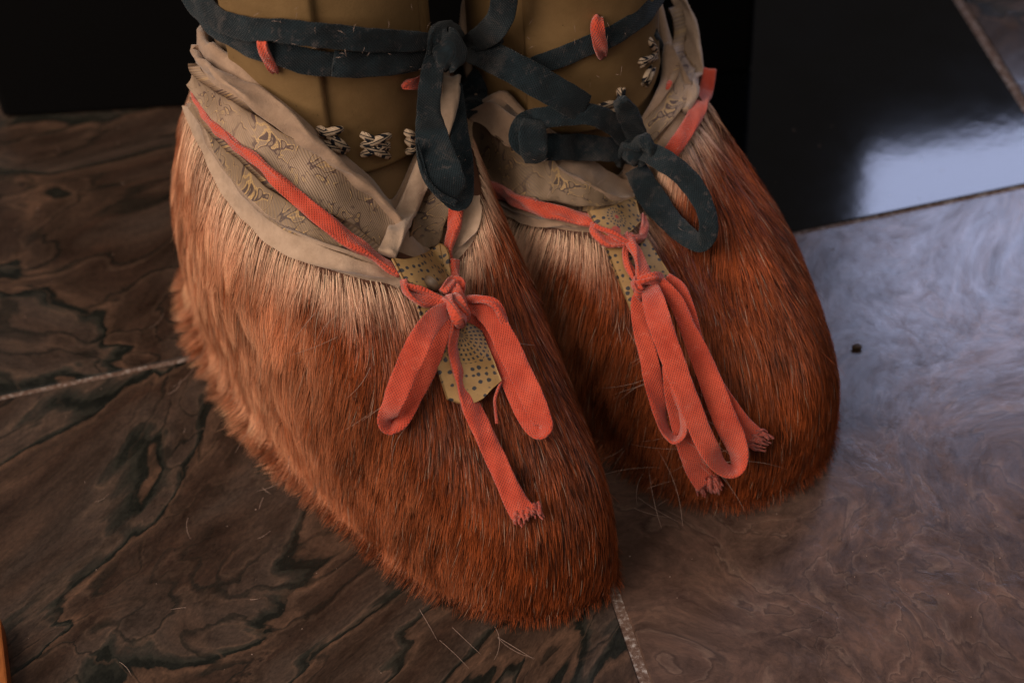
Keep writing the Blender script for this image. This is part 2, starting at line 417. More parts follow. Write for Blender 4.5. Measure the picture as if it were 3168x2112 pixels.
def band(name, A, B, mat, parent, bvh, lift=.002, thick=.002, n=70, m=11, puff=4.0, wr=.0004, lift_b=None):
    """a strip of cloth or leather between two outlines, laid over the surface with rounded edges"""
    a = catmull(np.array(A, float), n); b = catmull(np.array(B, float), n)
    u = np.linspace(0, 1, m); V = np.zeros((n, m, 3)); NN = np.zeros((n, m, 3)); D = np.zeros((n, m))
    for j in range(m):
        xy = a * (1 - u[j]) + b * u[j]; ds, ns = ray_depths(bvh, xy); D[:, j] = smooth1(robust(ds), 14); NN[:, j] = nrm(smooth1(ns, 8))
    for i in range(n): D[i] = smooth1(D[i], 5)
    ph = rng.uniform(0, 6, 3)
    for j in range(m):
        xy = a * (1 - u[j]) + b * u[j]; dirs = np.array([raydir(x, y) for x, y in xy])
        lb = lift if lift_b is None else lift + (lift_b - lift) * u[j]
        prof = (1 - abs(2 * u[j] - 1) ** puff)
        wv = wr * (np.sin(np.arange(n) * .35 + ph[0] + j * .4) + .6 * np.sin(np.arange(n) * .9 + ph[1] - j * .3))
        off = lb + thick * prof + wv
        V[:, j] = CAM + dirs * D[:, j][:, None] + nrm(NN[:, j] * .6 - dirs * .4) * off[:, None]
    s = np.concatenate([[0], np.cumsum(np.linalg.norm(np.diff(V[:, m // 2], axis=0), axis=1))])
    wdt = np.linalg.norm(V[:, -1] - V[:, 0], axis=1)
    UV = np.zeros((n, m, 2)); UV[:, :, 0] = wdt.mean() * u[None, :]; UV[:, :, 1] = s[:, None]
    NV = nrm(NN * .6 - np.array([raydir(*a[n // 2])]) * .4)
    # turned-down hem all the way round, reaching under the strip: it has real thickness
    low = V - NV * (lift + thick + .0015)
    VV = np.vstack([V.reshape(-1, 3), low.reshape(-1, 3)]); UU = np.vstack([UV.reshape(-1, 2)] * 2)
    F = grid_faces(n, m); k = n * m; G = []
    for i in range(n - 1):
        G.append((i * m + 0, (i + 1) * m, (i + 1) * m + k, i * m + k)); e = m - 1
        G.append((i * m + e, i * m + e + k, (i + 1) * m + e + k, (i + 1) * m + e))
    for j in range(m - 1):
        G.append((j, j + k, j + 1 + k, j + 1)); e = (n - 1) * m
        G.append((e + j, e + j + 1, e + j + 1 + k, e + j + k))
    F = np.vstack([F, np.array(G), (F + k)[:, ::-1]])
    return mesh_obj(name, VV, F, mat, parent, uv=UU)

def tube(name, P, r, mat, parent, seg=6, uvs=True, taper=None):
    P = np.asarray(P, float); n = len(P); T = nrm(np.gradient(P, axis=0)); up = np.array([.31, .2, .93])
    a = nrm(np.cross(T, up)); b = np.cross(T, a); an = np.linspace(0, 2 * np.pi, seg, endpoint=False)
    rr = np.full(n, r) if taper is None else r * np.asarray(taper)
    V = P[:, None] + rr[:, None, None] * (np.cos(an)[None, :, None] * a[:, None] + np.sin(an)[None, :, None] * b[:, None])
    s = np.concatenate([[0], np.cumsum(np.linalg.norm(np.diff(P, axis=0), axis=1))])
    UV = np.zeros((n, seg, 2)); UV[:, :, 0] = an[None] * r; UV[:, :, 1] = s[:, None]
    ii, jj = np.meshgrid(np.arange(n - 1), np.arange(seg), indexing='ij'); j2 = (jj + 1) % seg
    F = np.stack([ii * seg + jj, ii * seg + j2, (ii + 1) * seg + j2, (ii + 1) * seg + jj], -1).reshape(-1, 4)
    return V.reshape(-1, 3), F, UV.reshape(-1, 2)

def join_meshes(parts):
    Vs, Fs, Us, o = [], [], [], 0
    for V, F, U in parts: Vs.append(V); Fs.append(F + o); Us.append(U); o += len(V)
    return np.vstack(Vs), np.vstack(Fs), np.vstack(Us)

# ------------------------------------------------------------------ floor: grout bed, stone tiles, black polished tile
def floor_build():
    A = gpt(1582, 902); X = nrm((gpt(3310, 546) - A)); X[2] = 0; X = nrm(X); Y = np.array([-X[1], X[0], 0.0])
    root = thing('floor', 'polished brown slate tiles with rust and black veining', 'floor', (0, .75, -.012))
    del root['category']; root['kind'] = 'structure'
    g = NT('grout'); gc = g.coord('Object')
    gm = g.base(g.ramp(g.noise(gc, 420, 5, .8), [(.38, (.075, .042, .030)), (.52, (.13, .085, .066)), (.64, (.34, .31, .29))]), .9, .2)
    g.bump(g.noise(gc, 900, 3), .0004, 1)
    V = [(-6, -4, -.0007), (6, -4, -.0007), (6, 8, -.0007), (-6, 8, -.0007), (-6, -4, -.02), (6, -4, -.02), (6, 8, -.02), (-6, 8, -.02)]
    F = [(0, 1, 2, 3), (7, 6, 5, 4), (0, 4, 5, 1), (1, 5, 6, 2), (2, 6, 7, 3), (3, 7, 4, 0)]
    mesh_obj('grout_bed', V, F, gm, root, smooth=False)
    mats = {(-1, -1): stone_mat('slate_front_left', -53, (.34, .15, 0), stretch=(.62, 1.25)), (-1, 0): stone_mat('slate_back_left', -14, (1.75, .4, 0), line_scale=5.5, stretch=(.75, 1.25), strata=9.0),
            (0, -1): stone_mat('slate_front_right', 24, (2.6, 1.1, 0), greyer=.85, gloss=.20, line_scale=7, stretch=(1.0, 1.0))}
    other = stone_mat('slate_plain', 20, (4.1, .3, 0), gloss=.12)
    bt = NT('black_polished_stone'); bc = bt.coord('Object')
    bt.bump(bt.noise(bt.warp(bc, 20, .03), 30, 6, .6), .0005, .12)
    black = bt.base(bt.ramp(bt.noise(bc, 30, 5), [(.3, (.0008, .0009, .0011)), (.7, (.0022, .0025, .003))]), bt.math('MULTIPLY_ADD', bt.noise(bc, 18, 6, .7), .06, .03), .36)
    S = .305; gap = {True: .0012, False: .0022}
    for i in range(-4, 5):
        for j in range(-4, 5):
            gx0 = .0023
            gy = .0012
            u0, u1, v0, v1 = i * S + gx0, (i + 1) * S - gx0, j * S + gy, (j + 1) * S - gy
            bev = .0008; z0, z1 = -.010, 0.0
            pts = []
            for (zz, ins) in ((z0, 0), (z1 - bev, 0), (z1, bev)):
                for (u, v) in ((u0 + ins, v0 + ins), (u1 - ins, v0 + ins), (u1 - ins, v1 - ins), (u0 + ins, v1 - ins)):
                    p = A + X * u + Y * v; pts.append((p[0], p[1], zz))
            F = [(8, 9, 10, 11)]
            for l in (0, 4):
                for k in range(4): F.append((l + k, l + (k + 1) % 4, l + 4 + (k + 1) % 4, l + 4 + k))
            m = black if (i, j) == (0, 0) else mats.get((i, j), other)
            tile = mesh_obj('tile', pts, F, m, root, smooth=False)
            if (i, j) == (0, 0): tile['label'] = 'black mirror-polished tile'
    return A, X, Y
TA, TX, TY = floor_build()

# black box behind the boots (the armour chest) and the timber edge at lower left
bm_ = NT('black_lacquer'); c_ = bm_.coord('Object')
m_black = bm_.base((.0018, .0018, .002), .75, .08)
pL = gpt(6, 372); pR = gpt(2325, 215)
V, F = box_mesh((pL[0], pL[1], 0.0), (pR[0], pL[1] + .30, .34))
def bevel(ob, w_, seg=2):
    md = ob.modifiers.new('bevel', 'BEVEL'); md.width = w_; md.segments = seg; md.limit_method = 'ANGLE'
bx = thing('storage_box', 'matt black box standing on the floor behind both fur boots', 'box', ((pL[0] + pR[0]) / 2, pL[1] + .15, 0))
b1 = mesh_obj('box_body', np.array(V) + [0, 0, .0], F, m_black, bx, smooth=False); bevel(b1, .004)
V, F = box_mesh((pL[0] - .003, pL[1] - .003, .342), (pR[0] + .003, pL[1] + .303, .375))
b2 = mesh_obj('lid', V, F, m_black, bx, smooth=False); bevel(b2, .003)

wd_ = NT('varnished_wood'); wc = wd_.coord('Object', scale=(6, 1, 6))
m_wood = wd_.base(wd_.ramp(wd_.noise(wc, 60, 5), [(.3, (.16, .045, .010)), (.7, (.30, .10, .025))]), .4, .4)
q0 = gpt(1, 1908, .012); q1 = gpt(24, 2112, .012)
dirv = nrm(q1 - q0); side = np.array([dirv[1], -dirv[0], 0]) 
if side[0] > 0: side = -side
E0 = q0 - dirv * .0; E1 = q1 + dirv * .25; E0[2] = E1[2] = 0
Vw = []
for zz in (0.0005, .012):
    for p in (E0, E1, E1 + side * .03, E0 + side * .03): Vw.append((p[0], p[1], zz))
Fw = [(0, 3, 2, 1), (4, 5, 6, 7), (0, 1, 5, 4), (1, 2, 6, 5), (2, 3, 7, 6), (3, 0, 4, 7)]
we = mesh_obj('wooden_strip', Vw, Fw, m_wood, None, origin=(E0[0], E0[1], 0), smooth=False); bevel(we, .001)
we['label'] = 'thin orange-brown varnished wooden strip lying at the lower left corner'; we['category'] = 'wooden strip'

# ------------------------------------------------------------------ materials for the boots and guards
m_orange = cloth_mat('orange_cotton', (.42, .048, .023), (.60, .092, .047), pitch=.0010, fuzz=(.72, .26, .19), fuzz_amt=.35, sheen=.35, bumpd=.0004)
m_blue = cloth_mat('indigo_cloth', (.0042, .0085, .0115), (.012, .022, .028), pitch=.0010, fuzz=(.17, .13, .12), fuzz_amt=.40, sheen=.10, dirt=(.07, .06, .055), bumpd=.0004)
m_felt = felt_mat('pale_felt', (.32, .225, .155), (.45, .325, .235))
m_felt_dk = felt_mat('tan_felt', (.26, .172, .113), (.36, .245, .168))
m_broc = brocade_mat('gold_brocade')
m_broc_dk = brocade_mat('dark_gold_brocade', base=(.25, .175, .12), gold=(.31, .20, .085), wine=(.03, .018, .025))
m_guard = leather_mat('tan_guard_leather', (.125, .072, .025), (.225, .138, .056), .6)
m_guard_in = leather_mat('tan_inner_leather', (.20, .12, .052), (.28, .175, .085), .6)
m_hide = leather_mat('boot_hide', (.055, .018, .008), (.10, .035, .014), .8)
m_lining = felt_mat('dark_lining', (.012, .012, .014), (.03, .028, .028))
bt_ = NT('aged_brass_button'); m_button = bt_.base(bt_.ramp(bt_.noise(bt_.coord('Object'), 300, 4), [(.3, (.035, .022, .013)), (.7, (.085, .055, .032))]), .6, .4)
cd_ = NT('two_tone_cord')
st = cd_.wave(cd_.coord('UV', rot=(0, 0, rad(52))), 62, 'X', .5)
m_cord = cd_.base(cd_.ramp(st, [(.62, (.52, .39, .27)), (.72, (.014, .016, .022))]), .85, .2)
cd_.bump(cd_.wave(cd_.coord('UV', rot=(0, 0, rad(52))), 320, 'X', .5), .0002, .8)
m_lint = NT('lint'); m_lint = m_lint.base((.42, .30, .25), .8, .2)

hair = NT('fur'); at_ = hair.n('ShaderNodeAttribute', attribute_name='Col')
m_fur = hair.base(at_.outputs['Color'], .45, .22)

# ------------------------------------------------------------------ boot body loft
NPHI, NTT = 144, 60
CL, RL = (-.076, .741), .0475
CRt, RR = (.032, .772), .0415
def rim_hit(c, r, px, py):
    d = raydir(px, py); o = CAM - np.array([c[0], c[1], 0]); a = d[0] ** 2 + d[1] ** 2
    b = 2 * (o[0] * d[0] + o[1] * d[1]); cc = o[0] ** 2 + o[1] ** 2 - r * r; D = max(0, b * b - 4 * a * cc)
    t = (-b - math.sqrt(D)) / (2 * a); p = o + d * t
    return math.atan2(p[1], p[0]), p[2]
def boot_shape(A, e1, z_front=.115, z_back=.175, rim_f=.064, rim_b=.055, rim_s=.055, sc=.047, aa=.130, bb=.054, ex=.80, lean=(0, 0), rexp=.38, zc2_toe=.085, hside=1.0, bulge=.006, topc=0.0, bbr=None, rim_px=None, rim_c=None, rim_r=.055, cosr=None, exr=None):
    e1 = np.array([e1[0], e1[1], 0.0]); e2 = np.array([e1[1], -e1[0], 0.0]); A3 = np.array([A[0], A[1], 0.0])
    ph = np.linspace(0, 2 * np.pi, NPHI, endpoint=False); c, s = np.cos(ph), np.sin(ph)
    exv = np.where(s > 0, ex, exr if exr else ex); cs = np.sign(c) * np.abs(c) ** exv; ss = np.sign(s) * np.abs(s) ** exv
    wid = np.where(s > 0, bb, bbr if bbr else bb) * (1 - .10 * np.clip(-c, 0, 1))
    B = np.stack([sc + aa * cs, wid * ss, np.full(NPHI, .003)], 1)
    rf = np.where(c > 0, rim_f, rim_b)
    zt = z_front + (z_back - z_front) * ((1 - c) / 2) ** rexp
    T = np.stack([topc + rf * c + lean[0], rim_s * s + lean[1], zt], 1)
    if rim_px:
        # the opening follows the leg: seen points of the rim are carried to the cylinder round the leg
        pts = []
        for (x, y) in catmull(np.array(rim_px, float), 80):
            th, z = rim_hit(rim_c, rim_r, x, y); q = np.array([rim_c[0] + rim_r * math.cos(th), rim_c[1] + rim_r * math.sin(th), z]) - A3
            pts.append((math.atan2(q @ e2, q @ e1), math.hypot(q @ e2, q @ e1), z))
        pts = sorted(pts); pa = np.array([p[0] for p in pts]); pr = smooth1(np.array([p[1] for p in pts]), 3); pz = smooth1(np.array([p[2] for p in pts]), 3)
        phs = (ph + np.pi) % (2 * np.pi) - np.pi; Tr = np.hypot(T[:, 0], T[:, 1])
        inside = (phs >= pa[0]) & (phs <= pa[-1]); dd = np.where(phs < pa[0], pa[0] - phs, np.where(phs > pa[-1], phs - pa[-1], 0))
        k = np.exp(-(dd / .5) ** 2); R2 = np.interp(phs, pa, pr) * k + Tr * (1 - k); Z2 = np.interp(phs, pa, pz) * k + T[:, 2] * (1 - k)
        T = np.stack([R2 * np.cos(phs), R2 * np.sin(phs), Z2], 1); zt = Z2
    toe = np.clip(c, 0, 1) ** 1.6
    out = nrm(B * [1, 1, 0] - [sc, 0, 0])
    C1 = B + out * np.where(s > 0, bulge, bulge * .25 if exr else bulge)[:, None] + np.stack([0 * toe, 0 * toe, .085 * (1 - toe) + .078 * toe], 1)
    mixv = (.22 * (1 - toe) + .62 * toe)[:, None]
    C2 = T + (B - T) * mixv; C2[:, 2] = (zt - .045) * (1 - toe) + zc2_toe * toe
    t = np.linspace(0, 1, NTT)[None, :, None]
    P = (1 - t) ** 3 * B[:, None] + 3 * (1 - t) ** 2 * t * C1[:, None] + 3 * (1 - t) * t * t * C2[:, None] + t ** 3 * T[:, None]
    # soft lumps of the hide
    pp = ph[:, None]; tt = t[..., 0]
    lump = .0016 * np.sin(3 * pp + 5 * tt + 1) + .0012 * np.sin(7 * pp - 9 * tt) + .0008 * np.sin(13 * pp + 14 * tt)
    P = P + out[:, None] * (lump * np.sin(np.pi * tt))[..., None]
    Wd = A3 + P[..., 0:1] * e1 + P[..., 1:2] * e2 + P[..., 2:3] * np.array([0, 0, 1.0])
    dph = np.roll(Wd, -1, 0) - np.roll(Wd, 1, 0); dt = np.gradient(Wd, axis=1)
    N = nrm(np.cross(dph, dt)); ctr = A3 + e1 * sc + np.array([0, 0, .04])
    if np.sum((Wd[:, NTT // 2] - ctr) * N[:, NTT // 2]) < 0: N = -N
    return dict(P=Wd, N=N, A=A3, e1=e1, e2=e2, ph=ph, sc=sc)

def boot_body(S, parent):
    P = S['P']; N = S['N']; ctr = S['A'] + np.array([0, 0, 0])
    rows = [P]
    top = P[:, -1]; inward = nrm((ctr - top) * [1, 1, 0])
    extra = []
    for (k_in, dz) in ((.0015, .0012), (.0035, .0005), (.0045, -.004), (.006, -.03), (.008, -.06)):
        extra.append(top + inward * k_in + np.array([0, 0, dz]))
    V = np.concatenate([P, np.stack(extra, 1)], 1); nt = V.shape[1]
    F = grid_faces(NPHI, nt, True)
    ob = mesh_obj('boot_body', V.reshape(-1, 3), F, m_hide, parent)
    ob.data.materials.append(m_lining); ob.data.materials.append(m_felt_dk)
    mi = np.zeros((NPHI, nt - 1), dtype=np.int32); mi[:, NTT - 9:NTT + 2] = 2; mi[:, NTT + 2:] = 1
    ob.data.polygons.foreach_set('material_index', mi.ravel())
    so = P[:, 0]; c = so.mean(0)
    Vs = np.vstack([so * [1, 1, 0] + [0, 0, .0005], so * [1, 1, 0] + [0, 0, .004]])
    Fs = [tuple(range(NPHI))[::-1], tuple(range(NPHI, 2 * NPHI))] + [(i, (i + 1) % NPHI, NPHI + (i + 1) % NPHI, NPHI + i) for i in range(NPHI)]
    mesh_obj('sole', Vs, Fs, m_hide, parent, smooth=False)
    F0 = grid_faces(NPHI, NTT, True)
    return BVHTree.FromPolygons([Vector(v) for v in P.reshape(-1, 3)], [tuple(f) for f in F0.tolist()])

RIM_L = [(612, 120), (630, 122), (653, 155), (738, 210), (798, 266), (870, 317), (947, 380), (1032, 462), (1095, 513), (1163, 568), (1222, 640), (1256, 590), (1290, 515), (1335, 420), (1372, 310), (1392, 230)]
RIM_R = [(1480, 320), (1545, 290), (1590, 335), (1650, 390), (1720, 430), (1783, 477), (1859, 535), (1925, 560), (1960, 480), (1995, 390), (2034, 325), (2059, 272), (2080, 210), (2095, 150), (2100, 70)]
SL = boot_shape((-.083, .735), nrm(np.array([.540, -.842])), z_front=.113, z_back=.172, sc=.060, aa=.157, bb=.070, bbr=.035, bulge=.011, exr=1.0, ex=.78, rim_px=RIM_L, rim_c=CL, rim_r=.0550)
SR = boot_shape((.038, .765), nrm(np.array([.47, -.883])), z_front=.108, z_back=.165, sc=.046, aa=.134, bb=.059, bbr=.061, bulge=.009, ex=.78, rim_s=.053, rim_px=RIM_R, rim_c=CRt, rim_r=.0520)
bootL = thing('fur_boot', 'chestnut fur boot nearest the viewer, with orange bow and dangling tail on its instep', 'fur boot', (-.083, .735, 0), 'pair of fur boots')
bootR = thing('fur_boot', 'fur boot behind on the right, with folded orange loops hanging down to its toe', 'fur boot', (.038, .765, 0), 'pair of fur boots')
bvL = boot_body(SL, bootL); bvR = boot_body(SR, bootR)


# ------------------------------------------------------------------ shin guards: curved leather plates round the leg
def cyl_bvh(c, r, z0, z1, n=72, taper=0.0):
    a = np.linspace(0, 2 * np.pi, n, endpoint=False)
    lo = np.stack([c[0] + r * np.cos(a), c[1] + r * np.sin(a), np.full(n, z0)], 1)
    hi = np.stack([c[0] + r * (1 + taper) * np.cos(a), c[1] + r * (1 + taper) * np.sin(a), np.full(n, z1)], 1)
    return BVHTree.FromPolygons([Vector(v) for v in np.vstack([lo, hi])], [(i, (i + 1) % n, n + (i + 1) % n, n + i) for i in range(n)])

def cyl_hit(c, r, px, py):
    """angle and height where the view through a photo point meets the leg cylinder"""
    d = raydir(px, py); o = CAM - np.array([c[0], c[1], 0]); a = d[0] ** 2 + d[1] ** 2
    b = 2 * (o[0] * d[0] + o[1] * d[1]); cc = o[0] ** 2 + o[1] ** 2 - r * r; D = max(0, b * b - 4 * a * cc)
    t = (-b - math.sqrt(D)) / (2 * a); p = o + d * t
    return math.atan2(p[1], p[0]), p[2]

def plate(name, c, r, th0, th1, zb, parent, mat, thick=.0022, ztop=.34, n=40, m=46, corner=.012, curl=.0015, flare=0.0):
    """zb(u) is the height of the lower edge, u = 0..1 across the plate; the edges are rounded and slightly curled out"""
    th = np.linspace(th0, th1, n); u = np.linspace(0, 1, n)
    V = []
    prof = [(-1, 0.0), (-1, 1.0)]
    z = np.array([[zb(uu) + (ztop - zb(uu)) * (v ** 1.6) for v in np.linspace(0, 1, m)] for uu in u])
    edge = np.minimum(u, 1 - u)[:, None] * abs(th1 - th0) * r
    low = (z - z[:, :1])
    near = np.minimum(edge, low)
    rnd = thick * np.sqrt(np.clip(1 - (1 - np.clip(near / .0022, 0, 1)) ** 2, 0, 1))
    cur = curl * np.exp(-low / .006)
    fl = flare * np.clip((.150 - z) / .05, 0, 1) ** 1.2
    rr = r + rnd + cur + fl
    out = np.stack([c[0] + rr * np.cos(th)[:, None], c[1] + rr * np.sin(th)[:, None], z], -1)
    ri = np.full_like(rr, r - .0006) + cur + fl
    inn = np.stack([c[0] + ri * np.cos(th)[:, None], c[1] + ri * np.sin(th)[:, None], z], -1)
    k = n * m; F = grid_faces(n, m); G = []
    for i in range(n - 1):
        G.append((i * m, i * m + k, (i + 1) * m + k, (i + 1) * m)); e = m - 1; G.append((i * m + e, (i + 1) * m + e, (i + 1) * m + e + k, i * m + e + k))
    for j in range(m - 1):
        G.append((j, j + 1, j + 1 + k, j + k)); e = (n - 1) * m; G.append((e + j, e + j + k, e + j + 1 + k, e + j + 1))
    F = np.vstack([F, (F + k)[:, ::-1], np.array(G)])
    uvp = np.stack([np.broadcast_to((th * r)[:, None], z.shape), z], -1).reshape(-1, 2)
    return mesh_obj(name, np.vstack([out.reshape(-1, 3), inn.reshape(-1, 3)]), F, mat, parent, uv=np.vstack([uvp, uvp]))

guardL = thing('shin_guard', 'tan leather shin guard at left, tied round with frayed indigo cloth', 'shin guard', (CL[0], CL[1], .10), 'pair of shin guards')
guardR = thing('shin_guard', 'tan leather shin guard on the right in shade, one red loop over its indigo strap', 'shin guard', (CRt[0], CRt[1], .10), 'pair of shin guards')

def lower_edge(c, r, pts):
    """pts: photo points along the lower edge, left to right -> theta0, theta1, zb(u)"""
    hz = [cyl_hit(c, r, *p) for p in pts]; ths = np.unwrap([h[0] for h in hz]); zs = [h[1] for h in hz]
    t0, t1 = ths[0], ths[-1]
    return t0, t1, (lambda u, ths=ths, zs=zs, t0=t0, t1=t1: float(np.interp((u * (t1 - t0) + t0), ths if ths[0] < ths[-1] else ths[::-1], zs if ths[0] < ths[-1] else zs[::-1])))

# left guard: three plates, the right one lies on top
def th_at(c, r, px, py): return cyl_hit(c, r, px, py)[0]
tB0 = th_at(CL, RL, 1003, 250); tB1 = th_at(CL, RL, 1287, 100); zB = cyl_hit(CL, RL, 1180, 508)[1]
plate('leather_plate', CL, RL + .0012, tB0 - .06, tB1, lambda u: zB + .010 * abs(2 * u - 1) ** 5 + .002 * (1 - u), guardL, m_guard)
tA0 = th_at(CL, RL, 742, 190)
plate('leather_plate', CL, RL + .0046, tA0, tB0, lambda u: zB - .006 + .010 * u ** 6, guardL, m_guard)
tZ0 = th_at(CL, RL, 640, 40) - .25
plate('brocade_backing', CL, RL - .0010, tZ0, tA0 + .10, lambda u: zB - .01, guardL, m_broc_dk, thick=.0015)
plate('back_plate', CL, RL - .0014, tB1 + .12, tZ0 + 2 * math.pi - .05, lambda u: zB + .02, guardL, m_guard)
plate('leather_sock', CL, RL - .0040, -math.pi, math.pi - .001, lambda u: .055, guardL, m_guard_in, n=80, thick=.0015, flare=.0095)
# right guard: a broad front plate, a side plate set behind it
tC0 = th_at(CRt, RR, 1626, 60); tC1 = th_at(CRt, RR, 2006, 180)
zC = cyl_hit(CRt, RR, 1880, 372)[1]
plate('leather_plate', CRt, RR + .0030, tC0, tC1, lambda u: zC + .012 * abs(2 * u - 1) ** 4 + .004 * u, guardR, m_guard)
plate('side_plate', CRt, RR + .0006, tC0 - 1.1, tC0 + .08, lambda u: zC + .01, guardR, m_guard)
plate('back_plate', CRt, RR + .0002, tC1 - .06, tC0 - 1.05 + 2 * math.pi, lambda u: zC + .005, guardR, m_guard)
plate('leather_sock', CRt, RR - .0040, -math.pi, math.pi - .001, lambda u: .055, guardR, m_guard_in, n=80, thick=.0015, flare=.006)

bvGL = cyl_bvh(CL, RL + .0062, .05, .36); bvGR = cyl_bvh(CRt, RR + .0045, .05, .36)

# a combined surface for cloth that runs from boot to guard
class Multi:
    def __init__(s, *b): s.b = b
    def ray_cast(s, o, d):
        best = (None, None, None, None)
        for x in s.b:
            h = x.ray_cast(o, d)
            if h[0] is not None and (best[3] is None or h[3] < best[3]): best = h
        return best
refL = Multi(bvL, bvGL); refR = Multi(bvR, bvGR); refAll = Multi(bvL, bvGL, bvR, bvGR)

def cross_stitch(parent, ref, strokes, r=.0020, lift=.0030):
    parts = []
    for q, (x0, y0, x1, y1) in enumerate(strokes):
        k = 9; u = np.linspace(0, 1, k); P = []
        for uu in u:
            x, y = x0 + (x1 - x0) * uu, y0 + (y1 - y0) * uu
            d_, n_ = hitd(ref, x, y); d_ = d_ if d_ else .85
            P.append(CAM + raydir(x, y) * (d_ - (.0002 + (lift + .0009 * (q % 2)) * math.sin(math.pi * uu) ** .5)))
        parts.append(tube('x', P, r, None, None, seg=8, taper=1 - .25 * np.abs(2 * u - 1) ** 3))
    V, F, U = join_meshes(parts)
    return mesh_obj('cross_stitch', V, F, m_cord, parent, uv=U)
cross_stitch(guardL, bvGL, [(1118, 415, 1200, 458), (1122, 450, 1204, 420), (1122, 478, 1200, 446), (1130, 452, 1202, 484)])
cross_stitch(guardL, bvGL, [(985, 395, 1050, 440), (990, 415, 1055, 400), (1000, 440, 1065, 468), (1015, 415, 1075, 462)])
cross_stitch(guardL, bvGL, [(1255, 408, 1300, 430), (1262, 470, 1305, 448), (1258, 432, 1300, 465)])
cross_stitch(guardR, bvGR, [(1980, 205, 2030, 165), (1975, 190, 2030, 180), (1985, 262, 2012, 205), (1998, 268, 2022, 212), (2006, 120, 2030, 160)], r=.0017)
cross_stitch(guardR, bvGR, [(1850, 332, 1905, 318), (1855, 345, 1915, 350), (1870, 365, 1915, 330), (1915, 275, 1925, 330), (1928, 275, 1918, 325)], r=.0017)

# ------------------------------------------------------------------ left boot: collar, brocade, cord, tab, bow
inner_up = [(612, 130), (628, 125), (653, 166), (738, 221), (798, 276), (870, 327), (947, 391), (1032, 472), (1095, 523), (1163, 578), (1228, 648), (1240, 690)]
inner_lo = [(603, 200), (606, 222), (649, 256), (738, 303), (823, 369), (883, 420), (959, 484), (1032, 539), (1095, 598), (1163, 658), (1205, 705), (1222, 730)]
br_up = [(x, y - 4) for x, y in inner_lo]
br_lo = [(600, 262), (622, 290), (650, 330), (695, 385), (750, 440), (815, 495), (880, 550), (945, 605), (1020, 672), (1095, 730), (1165, 785), (1200, 812)]
lb_up = [(598, 300), (622, 345), (655, 395), (712, 455), (775, 510), (838, 568), (902, 628), (975, 692), (1060, 760), (1140, 815), (1228, 852)]
lb_lo = [(600, 333), (640, 393), (670, 448), (713, 518), (764, 588), (800, 628), (860, 680), (925, 724), (1010, 768), (1078, 800), (1226, 862)]
tr_up = [(594, 318), (636, 380), (664, 438), (707, 508), (758, 580), (792, 616), (857, 668), (925, 712), (1010, 754), (1078, 788), (1146, 820), (1240, 856)]
tr_lo = [(586, 332), (606, 385), (638, 450), (672, 519), (702, 575), (750, 650), (799, 697), (857, 747), (942, 799), (1010, 829), (1078, 853), (1163, 874), (1255, 880)]
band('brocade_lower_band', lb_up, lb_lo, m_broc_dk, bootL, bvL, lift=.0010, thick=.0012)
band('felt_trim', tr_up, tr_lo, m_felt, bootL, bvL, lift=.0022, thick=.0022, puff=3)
band('brocade_band', br_up, br_lo, m_broc, bootL, bvL, lift=.0022, thick=.0022, puff=3.2, wr=.0002)
strap('felt_collar', [(612, 140, .0030, 40), (614, 175, .0034, 66), (645, 212, .0042, 80), (738, 262, .0050, 80), (812, 320, .0052, 74), (880, 371, .0054, 70), (953, 437, .0056, 68), (1032, 505, .0058, 66), (1095, 560, .0058, 64), (1163, 618, .0058, 60), (1215, 676, .0052, 52), (1232, 700, .0045, 44)], m_felt_dk, bootL, bvL, thick=.0030, n=90, lay=.7, wob=.025)
# right side of the same boot
band('brocade_band', [(1230, 800), (1262, 720), (1290, 650), (1320, 560), (1360, 440), (1400, 330)], [(1372, 765), (1392, 705), (1405, 650), (1420, 580), (1440, 480), (1450, 380)], m_broc_dk, bootL, bvL, lift=.0024, thick=.0014, n=40)
band('felt_trim', [(1372, 815), (1395, 765), (1415, 710), (1425, 650), (1432, 590)], [(1405, 815), (1440, 778), (1470, 735), (1482, 685), (1472, 620)], m_felt, bootL, bvL, lift=.0022, thick=.0022, puff=3, n=36)
strap('felt_collar', [(1196, 786, .0085, 58), (1222, 730, .0095, 62), (1250, 668, .0105, 64), (1282, 600, .0105, 64), (1315, 520, .009, 66), (1350, 430, .0075, 66), (1385, 330, .006, 62), (1400, 240, .005, 56)], m_felt, bootL, bvL, thick=.0034, n=60, lay=.4, wob=.03)
cordL = strap('orange_cord', [(596, 262, .004, 34), (604, 300, .004, 40), (628, 345, .005, 44), (670, 396, .005, 45), (725, 444, .005, 46), (787, 494, .005, 48), (851, 550, .005, 50), (914, 608, .005, 54), (1010, 687, .006, 60), (1095, 752, .006, 66), (1175, 804, .006, 66), (1236, 846, .006, 58)], m_orange, bootL, bvL, thick=.0030, n=90, wob=.04)
cordL2 = strap('orange_cord', [(1425, 560, .004, 46), (1416, 620, .005, 48), (1405, 690, .006, 50), (1390, 760, .006, 48), (1382, 830, .006, 40)], m_orange, bootL, bvL, thick=.0030)

